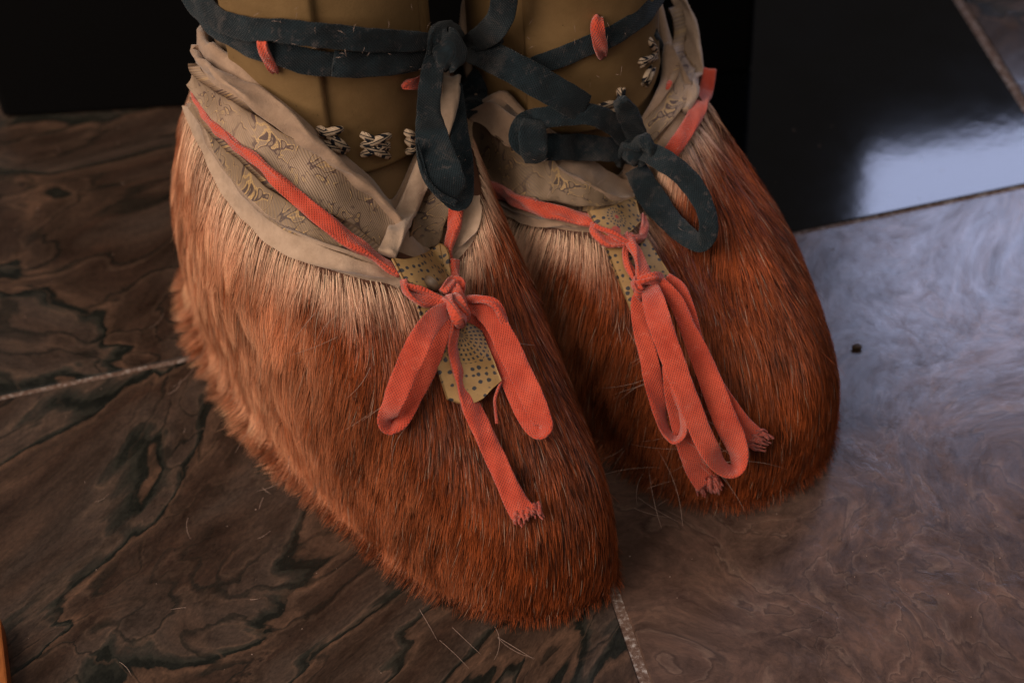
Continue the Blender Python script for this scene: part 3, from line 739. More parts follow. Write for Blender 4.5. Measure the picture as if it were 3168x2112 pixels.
def patch(name, top, bottom, mat, parent, ref, lift=.006, thick=.0014, n=26, m=18, curl=None, uvo=(0, 0)):
    a = catmull(np.array(top, float), n); b = catmull(np.array(bottom, float), n); u = np.linspace(0, 1, m)
    V = np.zeros((n, m, 3)); N2 = np.zeros((n, m, 3)); UV = np.zeros((n, m, 2)); D = np.zeros((n, m))
    for j in range(m):
        ds, ns = ray_depths(ref, a * (1 - u[j]) + b * u[j]); D[:, j] = smooth1(ds, 6); N2[:, j] = nrm(smooth1(ns, 8))
    for j in range(m):
        xy = a * (1 - u[j]) + b * u[j]; dirs = np.array([raydir(x, y) for x, y in xy])
        l = lift + (curl(np.linspace(0, 1, n), u[j]) if curl else 0)
        V[:, j] = CAM + dirs * (D[:, j] - l)[:, None]
    o_ = V[0, 0]; ex_ = nrm(V[-1, 0] - V[0, 0]); nn = nrm(np.cross(ex_, V[0, -1] - V[0, 0])); ey = np.cross(nn, ex_)
    UV[..., 0] = (V - o_) @ ex_ + uvo[0]; UV[..., 1] = np.abs((V - o_) @ ey) + uvo[1]
    back = V - nrm(N2) * thick
    k = n * m; F = grid_faces(n, m); G = []
    for i in range(n - 1):
        G.append((i * m, (i + 1) * m, (i + 1) * m + k, i * m + k)); e = m - 1; G.append((i * m + e, i * m + e + k, (i + 1) * m + e + k, (i + 1) * m + e))
    for j in range(m - 1):
        G.append((j, j + k, j + 1 + k, j + 1)); e = (n - 1) * m; G.append((e + j, e + j + 1, e + j + 1 + k, e + j + k))
    F = np.vstack([F, (F + k)[:, ::-1], np.array(G)])
    ob = mesh_obj(name, np.vstack([V.reshape(-1, 3), back.reshape(-1, 3)]), F, mat, parent, uv=np.vstack([UV.reshape(-1, 2)] * 2))
    return ob, V
m_spot = spotted_mat('spotted_leather'); m_spot_fl = spotted_mat('flower_printed_leather', petals=[(.016, .018, .0135)])
m_spot_R = spotted_mat('spotted_leather_red', petals=[(.010, .008, .0052)], red=[(.010, .008, .0010), (.005, .014, .0022)])
patch('leather_tab', [(1210, 802), (1250, 806), (1304, 790), (1340, 772), (1365, 753)], [(1252, 880), (1280, 892), (1310, 905), (1350, 905), (1380, 890)], m_spot, bootL, bvL, lift=.011,
      curl=lambda s_, t_: .0022 * np.sin(np.pi * s_) - .004 * (t_ > .9))
patch('leather_tab', [(1362, 752), (1370, 755), (1382, 765), (1388, 778), (1392, 790)], [(1378, 892), (1384, 890), (1390, 885), (1394, 875), (1397, 862)], m_spot, bootL, bvL, lift=.0105, n=10)
patch('leather_patch', [(1284, 930), (1330, 930), (1380, 925), (1425, 925), (1448, 940)], [(1382, 1236), (1443, 1252), (1490, 1236), (1520, 1206), (1549, 1181)], m_spot_fl, bootL, bvL, lift=.0085, n=30, m=34)
# domed brass button
def dome(name, px, py, rpx, lift, parent, ref, mat, h=.7):
    d_, n_ = hitd(ref, px, py); P0 = CAM + raydir(px, py) * (d_ - lift); r = rpx * d_ / FPX
    nn = nrm(n_ * .5 - raydir(px, py) * .5); a = nrm(np.cross(nn, [0, 0, 1])); b = np.cross(nn, a)
    V = []; nr, ns_ = 9, 28
    for i in range(nr):
        f = i / (nr - 1) * math.pi / 2
        for j in range(ns_):
            g = j / ns_ * 2 * math.pi; V.append(P0 + (a * math.cos(g) + b * math.sin(g)) * r * math.cos(f) * (1 + .04 * (i == 0)) + nn * r * h * math.sin(f))
    V = np.array(V); ii, jj = np.meshgrid(np.arange(nr - 1), np.arange(ns_), indexing='ij'); j2 = (jj + 1) % ns_
    F = np.stack([ii * ns_ + jj, ii * ns_ + j2, (ii + 1) * ns_ + j2, (ii + 1) * ns_ + jj], -1).reshape(-1, 4)
    return mesh_obj(name, V, F, mat, parent)
dome('button', 1338, 876, 29, .0172, bootL, bvL, m_button, .75)

def fringe(parent, ref, x0, y0, x1, y1, dx, dy, n, lift, mat, r=.00055, name='frayed_threads', spread=14):
    parts = []; g = np.random.default_rng(int(x0 + y0))
    for i in range(n):
        u = (i + g.uniform(-.3, .3)) / max(1, n - 1); x, y = x0 + (x1 - x0) * u, y0 + (y1 - y0) * u
        L = g.uniform(.55, 1.15); ex, ey = dx * L + g.uniform(-spread, spread) + (u - .5) * spread, dy * L + g.uniform(-spread, spread) * .6
        P = []; b1, b2 = g.uniform(-7, 7, 2)
        for k in np.linspace(-.25, 1, 8):
            q = max(k, 0); xx = x + ex * k + b1 * math.sin(3 * q); yy = y + ey * k + b2 * math.sin(3 * q)
            d_, _ = hitd(ref, xx, yy); d_ = d_ if d_ else P_last
            P_last = d_
            P.append(CAM + raydir(xx, yy) * (d_ - lift - .0010 * math.sin(5 * q + i)))
        parts.append(tube('x', P, r * g.uniform(.8, 1.3), None, None, seg=5, taper=[1, 1, 1.1, 1.1, 1, .9, .8, .45]))
    V, F, U = join_meshes(parts); ob = mesh_obj(name, V, F, mat, parent, uv=U); ob['kind'] = 'stuff'; return ob

def knot(parent, ref, wraps, core, mat, name='knot'):
    """a knot is its own part: a lumpy core wrapped by short bands (sub-parts)"""
    (px, py, rx, ry, lift) = core; d_, n_ = hitd(ref, px, py); P0 = CAM + raydir(px, py) * (d_ - lift)
    R_, U_, B_ = CR, CU, -raydir(px, py); V = []; nr, ns_ = 14, 24
    for i in range(nr):
        f = (i + .5) / nr * math.pi
        for j in range(ns_):
            g = j / ns_ * 2 * math.pi; k = 1 + .10 * math.sin(3 * g + 2 * f) + .06 * math.sin(5 * g - 3 * f)
            V.append(P0 + (R_ * math.sin(f) * math.cos(g) * rx * k - U_ * math.cos(f) * ry * k) * d_ / FPX + B_ * math.sin(f) * math.sin(g) * min(rx, ry) * .75 * k * d_ / FPX)
    V = np.array(V); ii, jj = np.meshgrid(np.arange(nr - 1), np.arange(ns_), indexing='ij'); j2 = (jj + 1) % ns_
    F = np.stack([ii * ns_ + jj, ii * ns_ + j2, (ii + 1) * ns_ + j2, (ii + 1) * ns_ + jj], -1).reshape(-1, 4)
    ob = mesh_obj(name, V, F, mat, parent, uv=np.stack([V[:, 0] + V[:, 1], V[:, 2] + V[:, 0]], 1))
    for wpts in wraps: strap('knot_wrap', wpts, mat, ob, ref, thick=.0042, n=22, wob=.05, flat=2.2)
    return ob

# orange cord under the tab, the knot, two loops and the hanging tail
strap('cord_fold', [(1250, 868, .010, 26), (1262, 905, .012, 56), (1300, 925, .013, 58, 18), (1345, 930, .014, 40, 30), (1392, 945, .017, 30)], m_orange, bootL, bvL, thick=.0028, n=34)
strap('cord_fold', [(1248, 880, .013, 16), (1290, 893, .015, 18), (1340, 913, .017, 18), (1395, 936, .020, 22)], m_orange, bootL, bvL, thick=.0024, n=30)
strap('cord_fold', [(1402, 805, .008, 26), (1408, 850, .010, 34), (1412, 890, .014, 44), (1405, 925, .018, 52)], m_orange, bootL, bvL, thick=.0036, n=26)
knot(bootL, bvL, [[(1372, 905, .020, 34), (1392, 880, .025, 40), (1420, 880, .026, 42), (1418, 915, .024, 36)],
                  [(1385, 925, .021, 34), (1398, 950, .026, 40), (1418, 985, .025, 36), (1432, 998, .019, 28)],
                  [(1400, 915, .023, 22), (1418, 940, .027, 24), (1438, 968, .025, 24), (1442, 990, .018, 20)]], (1408, 935, 34, 52, .018), m_orange)
strap('bow_loop', [(1398, 952, .020, 50), (1355, 976, .023, 66), (1312, 1030, .024, 78), (1275, 1105, .023, 82), (1238, 1190, .021, 80), (1210, 1260, .019, 66), (1196, 1298, .0160, 70, 25), (1210, 1316, .0115, 72, 35), (1243, 1290, .009, 66, 15), (1285, 1215, .008, 60), (1325, 1140, .009, 60), (1358, 1060, .011, 52), (1388, 985, .014, 40)],
      m_orange, bootL, bvL, thick=.0014, n=130, lay=0, wob=.04, crease=.06)
strap('bow_loop', [(1425, 945, .020, 44), (1480, 950, .025, 62), (1530, 995, .026, 74), (1568, 1065, .024, 80), (1604, 1140, .022, 80), (1640, 1215, .020, 78), (1668, 1280, .017, 76, -15), (1684, 1320, .014, 70, -35), (1664, 1334, .0105, 62, -25), (1622, 1282, .008, 58), (1582, 1200, .009, 50), (1540, 1105, .010, 50), (1495, 1020, .013, 50), (1440, 965, .017, 40)],
      m_orange, bootL, bvL, thick=.0014, n=130, lay=0, wob=.04, crease=.06)
strap('bow_loop', [(1432, 930, .023, 26), (1480, 925, .029, 28, 30), (1530, 940, .030, 30, 40), (1558, 985, .027, 30, 40), (1572, 1040, .022, 22, 20)], m_orange, bootL, bvL, thick=.0024, n=40, lay=.6)
strap('cord_tail', [(1412, 975, .015, 34), (1405, 1020, .014, 38), (1402, 1070, .012, 44, 15), (1418, 1140, .010, 58), (1442, 1215, .009, 70), (1482, 1310, .008, 72), (1525, 1400, .0078, 70), (1566, 1490, .0075, 72), (1600, 1560, .0072, 80), (1622, 1592, .0072, 92)], m_orange, bootL, bvL, thick=.0022, n=96, wob=.03)
fringe(bootL, bvL, 1592, 1592, 1668, 1560, 14, 34, 26, .0074, m_orange, r=.00062, spread=10)
P = []
for (x, y) in catmull(np.array([(1550, 1178), (1540, 1205), (1531, 1235), (1533, 1270), (1537, 1310)], float), 16):
    d_, _ = hitd(bvL, x, y); P.append(CAM + raydir(x, y) * (d_ - .009))
V, F, U = tube('x', P, .0007, None, None); mesh_obj('loose_thread', V, F, m_orange, bootL, uv=U)

# ------------------------------------------------------------------ right boot
ru = [(1480, 330), (1545, 300), (1590, 345), (1650, 400), (1720, 440), (1783, 487), (1859, 545), (1936, 583), (1975, 600)]
rl = [(1460, 370), (1510, 370), (1560, 420), (1625, 470), (1698, 508), (1744, 550), (1821, 596), (1890, 630), (1950, 630)]
band('brocade_band', [(x, y - 4) for x, y in rl], [(1430, 500), (1480, 535), (1540, 565), (1600, 598), (1670, 625), (1740, 645), (1800, 655), (1860, 655), (1940, 645)], m_broc_dk, bootR, bvR, lift=.0022, thick=.0020, puff=3)
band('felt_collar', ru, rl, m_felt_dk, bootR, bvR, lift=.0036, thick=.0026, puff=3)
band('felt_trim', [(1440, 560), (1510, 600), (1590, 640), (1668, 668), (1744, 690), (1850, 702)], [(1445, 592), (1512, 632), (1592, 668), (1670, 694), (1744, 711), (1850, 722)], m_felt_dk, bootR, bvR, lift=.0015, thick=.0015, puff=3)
band('brocade_band', [(2085, 20), (2098, 60), (2098, 110), (2094, 155), (2083, 215), (2062, 278), (2036, 333), (2000, 393), (1960, 465)], [(2115, 25), (2128, 70), (2134, 120), (2134, 170), (2128, 235), (2115, 300), (2086, 365), (2050, 425), (2005, 500)], m_broc, bootR, bvR, lift=.0026, thick=.0022, puff=3, n=50)
strap('felt_collar', [(2092, -30, .003, 44), (2112, 25, .0035, 50), (2128, 70, .004, 52), (2140, 120, .004, 54), (2148, 170, .0045, 56), (2150, 225, .0045, 54), (2140, 285, .004, 46), (2118, 345, .003, 30)], m_felt, bootR, bvR, thick=.0034, n=50, lay=.6, wob=.03)
strap('orange_cord', [(1430, 520, .004, 46), (1465, 545, .005, 48), (1515, 576, .005, 50), (1591, 616, .006, 52), (1668, 645, .006, 52), (1744, 664, .006, 54), (1800, 676, .006, 54), (1850, 684, .006, 50)], m_orange, bootR, bvR, thick=.0030, n=60, wob=.03)
strap('orange_cord', [(2196, 215, .003, 46), (2184, 275, .006, 52), (2155, 350, .007, 54), (2118, 412, .007, 54), (2080, 466, .007, 54), (2050, 505, .005, 52)], m_orange, bootR, bvR, thick=.0026, n=44, wob=.03, lay=.3)
patch('leather_tab', [(1817, 656), (1860, 650), (1905, 636), (1940, 622), (1962, 616)], [(1842, 700), (1868, 728), (1900, 740), (1940, 726), (1980, 690)], m_spot_R, bootR, bvR, lift=.010, curl=lambda s_, t_: .002 * np.sin(np.pi * s_))
patch('leather_patch', [(1868, 760), (1900, 758), (1940, 750), (1975, 745), (1998, 742)], [(1950, 962), (1975, 950), (2010, 925), (2050, 890), (2068, 850)], m_spot, bootR, bvR, lift=.0085, n=24, m=30)
strap('cord_fold', [(1838, 688, .009, 22), (1848, 720, .011, 52), (1880, 748, .012, 50, 20), (1915, 752, .013, 36, 20), (1950, 752, .015, 26)], m_orange, bootR, bvR, thick=.0026, n=30)
strap('cord_fold', [(1838, 697, .012, 14), (1880, 716, .014, 18), (1920, 738, .016, 20), (1955, 752, .017, 26)], m_orange, bootR, bvR, thick=.0024, n=26)
strap('cord_fold', [(1986, 668, .008, 16), (1993, 705, .011, 30), (1985, 735, .013, 26), (1955, 745, .016, 26)], m_orange, bootR, bvR, thick=.0030, n=26)
strap('cord_fold', [(1948, 725, .015, 34), (1958, 760, .017, 42), (1975, 800, .018, 48), (1990, 840, .019, 56), (1998, 872, .019, 60)], m_orange, bootR, bvR, thick=.0032, n=34)
strap('cord_fold', [(1940, 745, .013, 22), (1936, 785, .013, 24), (1945, 825, .013, 24), (1968, 868, .013, 24)], m_orange, bootR, bvR, thick=.0022, n=26)
knot(bootR, bvR, [[(1965, 890, .016, 26), (1985, 872, .022, 34), (2020, 862, .022, 34), (2045, 866, .016, 30)], [(1970, 870, .017, 26), (1975, 895, .022, 28), (1990, 915, .016, 26)]], (1998, 880, 34, 26, .015), m_orange)
strap('bow_loop', [(1985, 900, .016, 40), (1972, 940, .012, 46), (1985, 1020, .010, 56), (2008, 1110, .011, 62), (2025, 1200, .012, 64, 20), (2046, 1290, .014, 60, 50), (2066, 1345, .016, 58, 62), (2092, 1360, .017, 56, 66), (2114, 1330, .017, 54, 66), (2110, 1270, .017, 50, 60), (2094, 1200, .016, 46, 40), (2078, 1130, .015, 40, 20)],
      m_orange, bootR, bvR, thick=.0014, n=110, lay=0, wob=.03, crease=.04)
strap('cord_tail', [(2075, 1130, .007, 60), (2090, 1240, .0072, 66), (2120, 1350, .0075, 74), (2155, 1440, .0078, 84), (2190, 1495, .008, 88)], m_orange, bootR, bvR, thick=.0015, n=50, wob=.03, lay=.15)
fringe(bootR, bvR, 2158, 1490, 2225, 1480, 10, 40, 24, .0078, m_orange, r=.0006, spread=11)
strap('cord_tail', [(2060, 860, .014, 40), (2100, 895, .015, 52), (2125, 960, .014, 56), (2148, 1050, .012, 58), (2182, 1140, .010, 62), (2232, 1225, .009, 64), (2286, 1300, .0085, 64), (2334, 1352, .008, 68)], m_orange, bootR, bvR, thick=.0015, n=80, wob=.03, lay=.15)
fringe(bootR, bvR, 2352, 1330, 2312, 1380, 42, 18, 22, .0078, m_orange, r=.0006, spread=11)
strap('bow_loop', [(2010, 878, .018, 54), (2022, 930, .024, 76), (2045, 1010, .026, 80), (2075, 1095, .025, 78), (2105, 1175, .024, 74), (2138, 1260, .023, 72), (2170, 1340, .022, 72), (2205, 1408, .021, 70, 22), (2240, 1450, .018, 70, 45), (2274, 1455, .015, 70, 50), (2286, 1415, .013, 74, 35), (2274, 1365, .0125, 78, 14), (2240, 1290, .0125, 82), (2208, 1205, .013, 78), (2172, 1115, .014, 72), (2130, 1020, .016, 56), (2090, 930, .018, 50), (2040, 872, .019, 44)],
      m_orange, bootR, bvR, thick=.0015, n=170, lay=0, wob=.03, crease=.05)

# ------------------------------------------------------------------ indigo cloth ties
G_ = bvGL
strap('tie_band', [(575, -30, .000, 70), (610, 20, .001, 84), (655, 70, .002, 84), (720, 110, .003, 84), (790, 145, .003, 80), (870, 168, .003, 84), (950, 190, .003, 86), (1030, 200, .0035, 84), (1110, 200, .0035, 84), (1200, 196, .004, 82), (1300, 182, .005, 72), (1350, 165, .006, 60)], m_blue, guardL, G_, thick=.0019, n=110, wob=.05, crease=.03)
strap('tie_band', [(1030, 196, .0060, 86), (1100, 200, .0062, 84), (1200, 195, .0065, 80), (1290, 182, .0075, 70), (1345, 166, .008, 60)], m_blue, guardL, G_, thick=.0022, n=50, wob=.04)
strap('tie_band', [(585, -55, .003, 70), (625, 8, .004, 84), (680, 62, .0055, 84), (750, 88, .006, 80), (830, 92, .0065, 76), (900, 100, .0065, 80), (980, 108, .0065, 82), (1070, 118, .007, 80), (1160, 125, .0075, 76), (1260, 128, .009, 66), (1345, 132, .011, 56)], m_blue, guardL, G_, thick=.0020, n=110, wob=.06, crease=.03)
strap('red_loop', [(812, 112, .0045, 30), (812, 140, .0085, 36), (820, 170, .0088, 38), (840, 205, .0060, 34), (852, 216, .002, 24)], m_orange, guardL, G_, thick=.0028, n=24)
strap('red_loop', [(1243, 270, .0008, 8), (1262, 262, .0025, 34), (1288, 258, .003, 44), (1305, 250, .003, 44)], m_orange, guardL, G_, thick=.0022, n=18)
knot(guardL, refAll, [[(1335, 165, .014, 50), (1350, 115, .024, 66), (1385, 98, .026, 72), (1420, 125, .022, 66), (1435, 165, .014, 50)],
                   [(1400, 150, .014, 50), (1440, 140, .018, 60), (1500, 122, .018, 66), (1545, 108, .012, 60)]], (1385, 155, 56, 62, .016), m_blue)
strap('bow_loop', [(1380, 130, .022, 62), (1345, 190, .026, 70), (1332, 260, .025, 70), (1326, 340, .024, 76), (1336, 420, .024, 100), (1356, 500, .024, 120), (1388, 570, .023, 112), (1418, 612, .018, 84), (1436, 590, .011, 60), (1436, 520, .009, 60), (1425, 440, .009, 60), (1415, 360, .009, 56), (1405, 260, .011, 50)],
      m_blue, guardL, refL, thick=.0017, n=120, lay=0, wob=.05, crease=.05)
strap('fold_hem', [(1292, 440, .0262, 14), (1300, 500, .027, 16), (1322, 560, .027, 18), (1362, 605, .025, 20), (1410, 628, .021, 20)], m_blue, guardL, refL, thick=.0026, n=36, lay=.5)
strap('tie_end', [(1440, 145, .020, 84), (1500, 168, .024, 92), (1560, 196, .026, 96), (1620, 228, .026, 98), (1690, 268, .024, 98), (1755, 306, .022, 96), (1808, 336, .020, 92)], m_blue, guardL, refAll, thick=.0018, n=60, wob=.03, lay=0)
strap('tie_end', [(1420, 160, .018, 60), (1470, 130, .022, 72), (1515, 100, .024, 82), (1548, 55, .024, 84), (1560, 0, .022, 82), (1562, -60, .020, 80)], m_blue, guardL, refAll, thick=.0018, n=50, wob=.03, lay=0)
strap('bow_loop', [(1400, 190, .010, 50), (1435, 215, .012, 66), (1462, 265, .012, 78), (1472, 330, .010, 80), (1462, 400, .007, 76)], m_blue, guardL, refAll, thick=.0024, n=44, lay=.3)
H_ = bvGR
strap('tie_band', [(1600, 235, .003, 62), (1660, 205, .003, 64), (1740, 175, .0035, 66), (1820, 142, .0035, 66), (1900, 108, .0035, 68), (1965, 65, .003, 72), (2020, 10, .002, 76), (2050, -50, .001, 76)], m_blue, guardR, H_, thick=.0018, n=70, wob=.04, crease=.03)
strap('red_loop', [(1848, 56, .001, 30), (1848, 80, .0065, 46), (1852, 112, .0085, 50), (1858, 145, .0065, 46), (1862, 176, .001, 30)], m_orange, guardR, H_, thick=.0028, n=26)
strap('tie_band', [(2022, 100, .000, 30), (2046, 170, .001, 38), (2062, 230, .003, 44), (2050, 290, .005, 48), (2015, 350, .008, 50), (1985, 400, .010, 50)], m_blue, guardR, refR, thick=.0024, n=40)
strap('red_loop', [(2062, 215, .000, 14), (2074, 245, .001, 20), (2064, 280, .000, 12)], m_orange, guardR, refR, thick=.0024, n=14)
# bow of the right boot tie
strap('bow_loop', [(1950, 450, .014, 60), (1905, 392, .020, 66), (1835, 356, .022, 68), (1750, 356, .022, 66), (1680, 366, .022, 70), (1635, 385, .020, 84), (1620, 425, .016, 96), (1650, 452, .013, 88), (1720, 455, .013, 82), (1800, 456, .014, 82), (1875, 462, .016, 76), (1940, 470, .016, 60)],
      m_blue, guardR, refR, thick=.0018, n=130, lay=0, wob=.05, crease=.05)
strap('fold_hem', [(1655, 372, .0245, 74, 10), (1648, 420, .024, 90, 20), (1652, 470, .020, 84, 10), (1658, 500, .015, 70)], m_blue, guardR, refR, thick=.0024, n=30, lay=.3)
strap('tie_end', [(1978, 450, .018, 60), (1965, 410, .022, 68), (1945, 360, .023, 70), (1918, 310, .023, 48)], m_blue, guardR, refR, thick=.0030, n=34, lay=0)
knot(guardR, refR, [[(1925, 500, .014, 50), (1950, 455, .024, 62), (1990, 440, .025, 64), (2015, 465, .018, 56)]], (1970, 470, 48, 42, .016), m_blue)
strap('bow_loop', [(1985, 462, .016, 64), (2045, 492, .022, 70), (2110, 538, .024, 70), (2160, 600, .023, 66), (2188, 665, .021, 60), (2190, 725, .018, 58), (2165, 752, .014, 58), (2115, 722, .011, 66), (2060, 668, .010, 76), (2010, 600, .011, 86), (1965, 520, .013, 70)],
      m_blue, guardR, refR, thick=.0018, n=130, lay=0, wob=.05, crease=.05)

# ------------------------------------------------------------------ fur: tapered strands combed down the hide
def make_fur(S, parent, trim_px, bvh, n_hair, seed, pale_len=.016, name='fur', side_light=1.0):
    g = np.random.default_rng(seed)
    P, N = S['P'], S['N']; ph = S['ph']; e1, e2 = S['e1'], S['e2']
    dph = (np.roll(P, -1, 0) - np.roll(P, 1, 0)) / (2 * (ph[1] - ph[0])); dt = np.gradient(P, 1.0 / (NTT - 1), axis=1)
    # upper limit of the fur along each meridian, found where the felt trim crosses it
    kd = KDTree(NPHI * NTT); PF = P.reshape(-1, 3)
    for i, v in enumerate(PF): kd.insert(Vector(v), i)
    kd.balance(); lim = np.full(NPHI, np.nan)
    for (x, y) in catmull(np.array(trim_px, float), 220):
        d_, _ = hitd(bvh, x, y, True)
        if d_ is None: continue
        _, i, _ = kd.find(Vector(CAM + raydir(x, y) * d_)); a, b = divmod(i, NTT); v = b / (NTT - 1)
        lim[a] = v if np.isnan(lim[a]) else min(lim[a], v)
    ok = ~np.isnan(lim); idx = np.arange(NPHI)
    lim2 = np.interp(idx, np.concatenate([idx[ok] - NPHI, idx[ok], idx[ok] + NPHI]), np.tile(lim[ok], 3))
    far = np.array([min(abs((i - j + NPHI // 2) % NPHI - NPHI // 2) for j in idx[ok]) for i in idx])
    lim2 = lim2 + (np.clip(.90, lim2, 1) - lim2) * np.clip((far - 4) / 12, 0, 1)
    for _ in range(3): lim2 = .25 * np.roll(lim2, 1) + .5 * lim2 + .25 * np.roll(lim2, -1)
    # combing direction -> rates in (phi, t)
    rad_ = nrm(-dt); c = np.cos(ph)[:, None, None]
    wr_ = np.clip(N @ np.array([.9, -.1, .15]) * 1.1 + .12, .02, .75)[..., None]       # fans out only on the inner side
    wall_ = np.clip(1.15 - N[..., 2] * 1.35, 0, 1) * np.clip(-N[..., 0] * 3 + .3, 0, 1)
    flow = rad_ * wr_ + np.stack([-.03 - .10 * wall_, -.62 * (1 - .93 * wall_), -.50 - .50 * wall_], -1)
    flow = flow - N * np.sum(flow * N, -1, keepdims=True); flow = nrm(flow)
    a11 = np.sum(dph * dph, -1); a12 = np.sum(dph * dt, -1); a22 = np.sum(dt * dt, -1)
    b1 = np.sum(dph * flow, -1); b2 = np.sum(dt * flow, -1); det = a11 * a22 - a12 ** 2 + 1e-14
    RA = np.stack([(a22 * b1 - a12 * b2) / det, (a11 * b2 - a12 * b1) / det], -1)
    RA[..., 1] = np.minimum(RA[..., 1], -1.5)
    def samp(G, a, t):
        fi = (a / (2 * np.pi) * NPHI) % NPHI; i0 = np.floor(fi).astype(int) % NPHI; i1 = (i0 + 1) % NPHI; fu = (fi - np.floor(fi))
        ft = np.clip(t, 0, 1) * (NTT - 1); j0 = np.minimum(ft.astype(int), NTT - 2); fv = ft - j0
        sh = (slice(None),) + (None,) * (G.ndim - 2); fu = fu[sh]; fv = fv[sh]
        return (G[i0, j0] * (1 - fu) + G[i1, j0] * fu) * (1 - fv) + (G[i0, j0 + 1] * (1 - fu) + G[i1, j0 + 1] * fu) * fv
    area_ = np.linalg.norm(np.cross(dph, dt), axis=-1)
    def roots(n):
        A_, T_ = [], []; need = n; mx = area_.max()
        while need > 0:
            a = g.uniform(0, 2 * np.pi, n * 3); t = g.uniform(0, 1, n * 3)
            w_ = samp(area_, a, t) / mx
            l = np.interp((a / (2 * np.pi) * NPHI) % NPHI, np.arange(NPHI + 1), np.append(lim2, lim2[0]))
            k = (g.uniform(0, 1, n * 3) < w_ * 1.0) & (t < l)
            A_.append(a[k]); T_.append(t[k]); need -= k.sum()
        return np.concatenate(A_)[:n], np.concatenate(T_)[:n]
    K = 6
    def fbm(X, f, sd):
        r = np.random.default_rng(sd); v = 0
        for o_ in range(5):
            k = r.normal(size=3); k = k / np.linalg.norm(k) * f * (1.6 ** o_); p0 = r.uniform(0, 6.28)
            k2 = r.normal(size=3); k2 = k2 / np.linalg.norm(k2) * f * (1.6 ** o_)
            v = v + np.sin(X @ k + p0 + 1.5 * np.sin(X @ k2)) * .8 ** o_
        return v / 2.2
    def strands(a, t, L, lift, bend):
        n = len(a); out = np.zeros((n, K, 3)); a = a.copy(); t = t.copy(); over = np.zeros(n); zmin = np.random.default_rng(n).uniform(0, .005, n); down = np.zeros((n, 3)); down[:, 2] = -.75
        step = L / (K - 1); outw = samp(N, a, t * 0) * [1, 1, 0]
        for k in range(K):
            s = k / (K - 1); X = samp(P, a, t); Nn = nrm(samp(N, a, t))
            h = lift * (s ** .8) * (1 - .35 * s) 
            o_ = X + Nn * (h + .0006)[:, None]
            splay = nrm(samp(N, a, t * 0) * [1, 1, 0]) * .50 + np.array([0, -.42, 0]) + down * .62
            o_ = o_ + splay * over[:, None]
            o_[:, 2] = np.maximum(o_[:, 2], .0008 + zmin)
            out[:, k] = o_
            R_ = samp(RA, a, t); a = a + R_[:, 0] * step + bend * step * (s * 6); t = t + R_[:, 1] * step
            o2 = np.maximum(-t, 0); over = over + np.where(t < 0, step, 0) * np.minimum(1, (o2 > 0) * 1.0); t = np.maximum(t, -.0001)
        return out
    def lengths(a, t, X):
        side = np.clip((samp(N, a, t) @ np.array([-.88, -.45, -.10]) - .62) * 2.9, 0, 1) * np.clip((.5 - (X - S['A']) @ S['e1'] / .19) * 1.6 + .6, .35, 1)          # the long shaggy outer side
        toe = np.clip((X - S['A']) @ S['e1'] / .19, 0, 1)
        return (.021 + .012 * side - .008 * toe) * np.clip(.50 + X[:, 2] / .05, .5, 1) * (1 + .12 * fbm(X, 70, 5)), side, toe
    # tufts
    nc = 1200; ca, ct = roots(nc); cX = samp(P, ca, ct); cL, cs, ctoe = lengths(ca, ct, cX)
    cL = cL * g.uniform(.9, 1.2, nc); cS = strands(ca, ct, cL, .0045 + .0035 * cs + .0015 * g.uniform(0, 1, nc), g.normal(0, .5, nc) * .5)
    kd2 = KDTree(nc)
    for i in range(nc): kd2.insert(Vector(cX[i] + N[0, 0] * 0), i)
    kd2.balance()
    ha, ht = roots(n_hair); hX = samp(P, ha, ht); cid = np.array([kd2.find(Vector(v))[1] for v in hX])
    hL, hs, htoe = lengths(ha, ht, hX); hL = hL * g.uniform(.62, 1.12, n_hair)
    l_ = np.interp((ha / (2 * np.pi) * NPHI) % NPHI, np.arange(NPHI + 1), np.append(lim2, lim2[0]))
    dist_top = (l_ - ht) * np.linalg.norm(samp(dt, ha, np.clip(ht, 0, 1)), axis=1)      # metres below the trim
    lift = .0017 + .0048 * hs + g.uniform(0, 1, n_hair) ** 2 * (.0016 + .0012 * hs)
    hS = strands(ha, ht, hL, lift, g.normal(0, 1, n_hair) * .3)
    s_ = np.linspace(0, 1, K)[None, :, None]
    # pull the tips together into tufts, more on the shaggy side
    pull = (.05 + .70 * hs + .14 * np.clip(fbm(hX, 60, 9), 0, 1)) * (hL / cL[cid]).clip(.7, 1.2)
    off = hS[:, :1] - cS[cid][:, :1]
    tgt = cS[cid] + off * (1 - .75 * s_ ** .8)
    w_ = (pull[:, None, None] * s_ ** 1.7).clip(0, .93)
    HS = hS * (1 - w_) + tgt * w_
    # wild single hairs
    wild = g.uniform(0, 1, n_hair) < .006
    dirw = g.normal(0, 1, (n_hair, 3)) * [.8, .8, .35]
    HS = HS + (wild[:, None, None] * dirw[:, None] * (.0036 * s_ ** 1.5))
    HS = HS + g.normal(0, .00035, (n_hair, 1, 3)) * s_ ** 1.2
    HS[..., 2] = np.maximum(HS[..., 2], .0006)
    # colour: chestnut with darker root, pale where it grows out from under the felt
    f1 = fbm(hX, 38, 3); f2 = fbm(hX, 150, 4); tuft = g.normal(0, 1, nc)[cid]
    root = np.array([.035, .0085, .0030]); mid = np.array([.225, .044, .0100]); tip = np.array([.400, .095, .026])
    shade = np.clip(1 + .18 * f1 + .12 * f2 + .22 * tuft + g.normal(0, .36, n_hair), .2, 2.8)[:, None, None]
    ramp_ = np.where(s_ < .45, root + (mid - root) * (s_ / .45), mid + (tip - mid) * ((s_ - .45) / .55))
    inner = 1 - .28 * np.clip(htoe * 1.1 + .15 - hs * .9, 0, 1)[:, None, None]
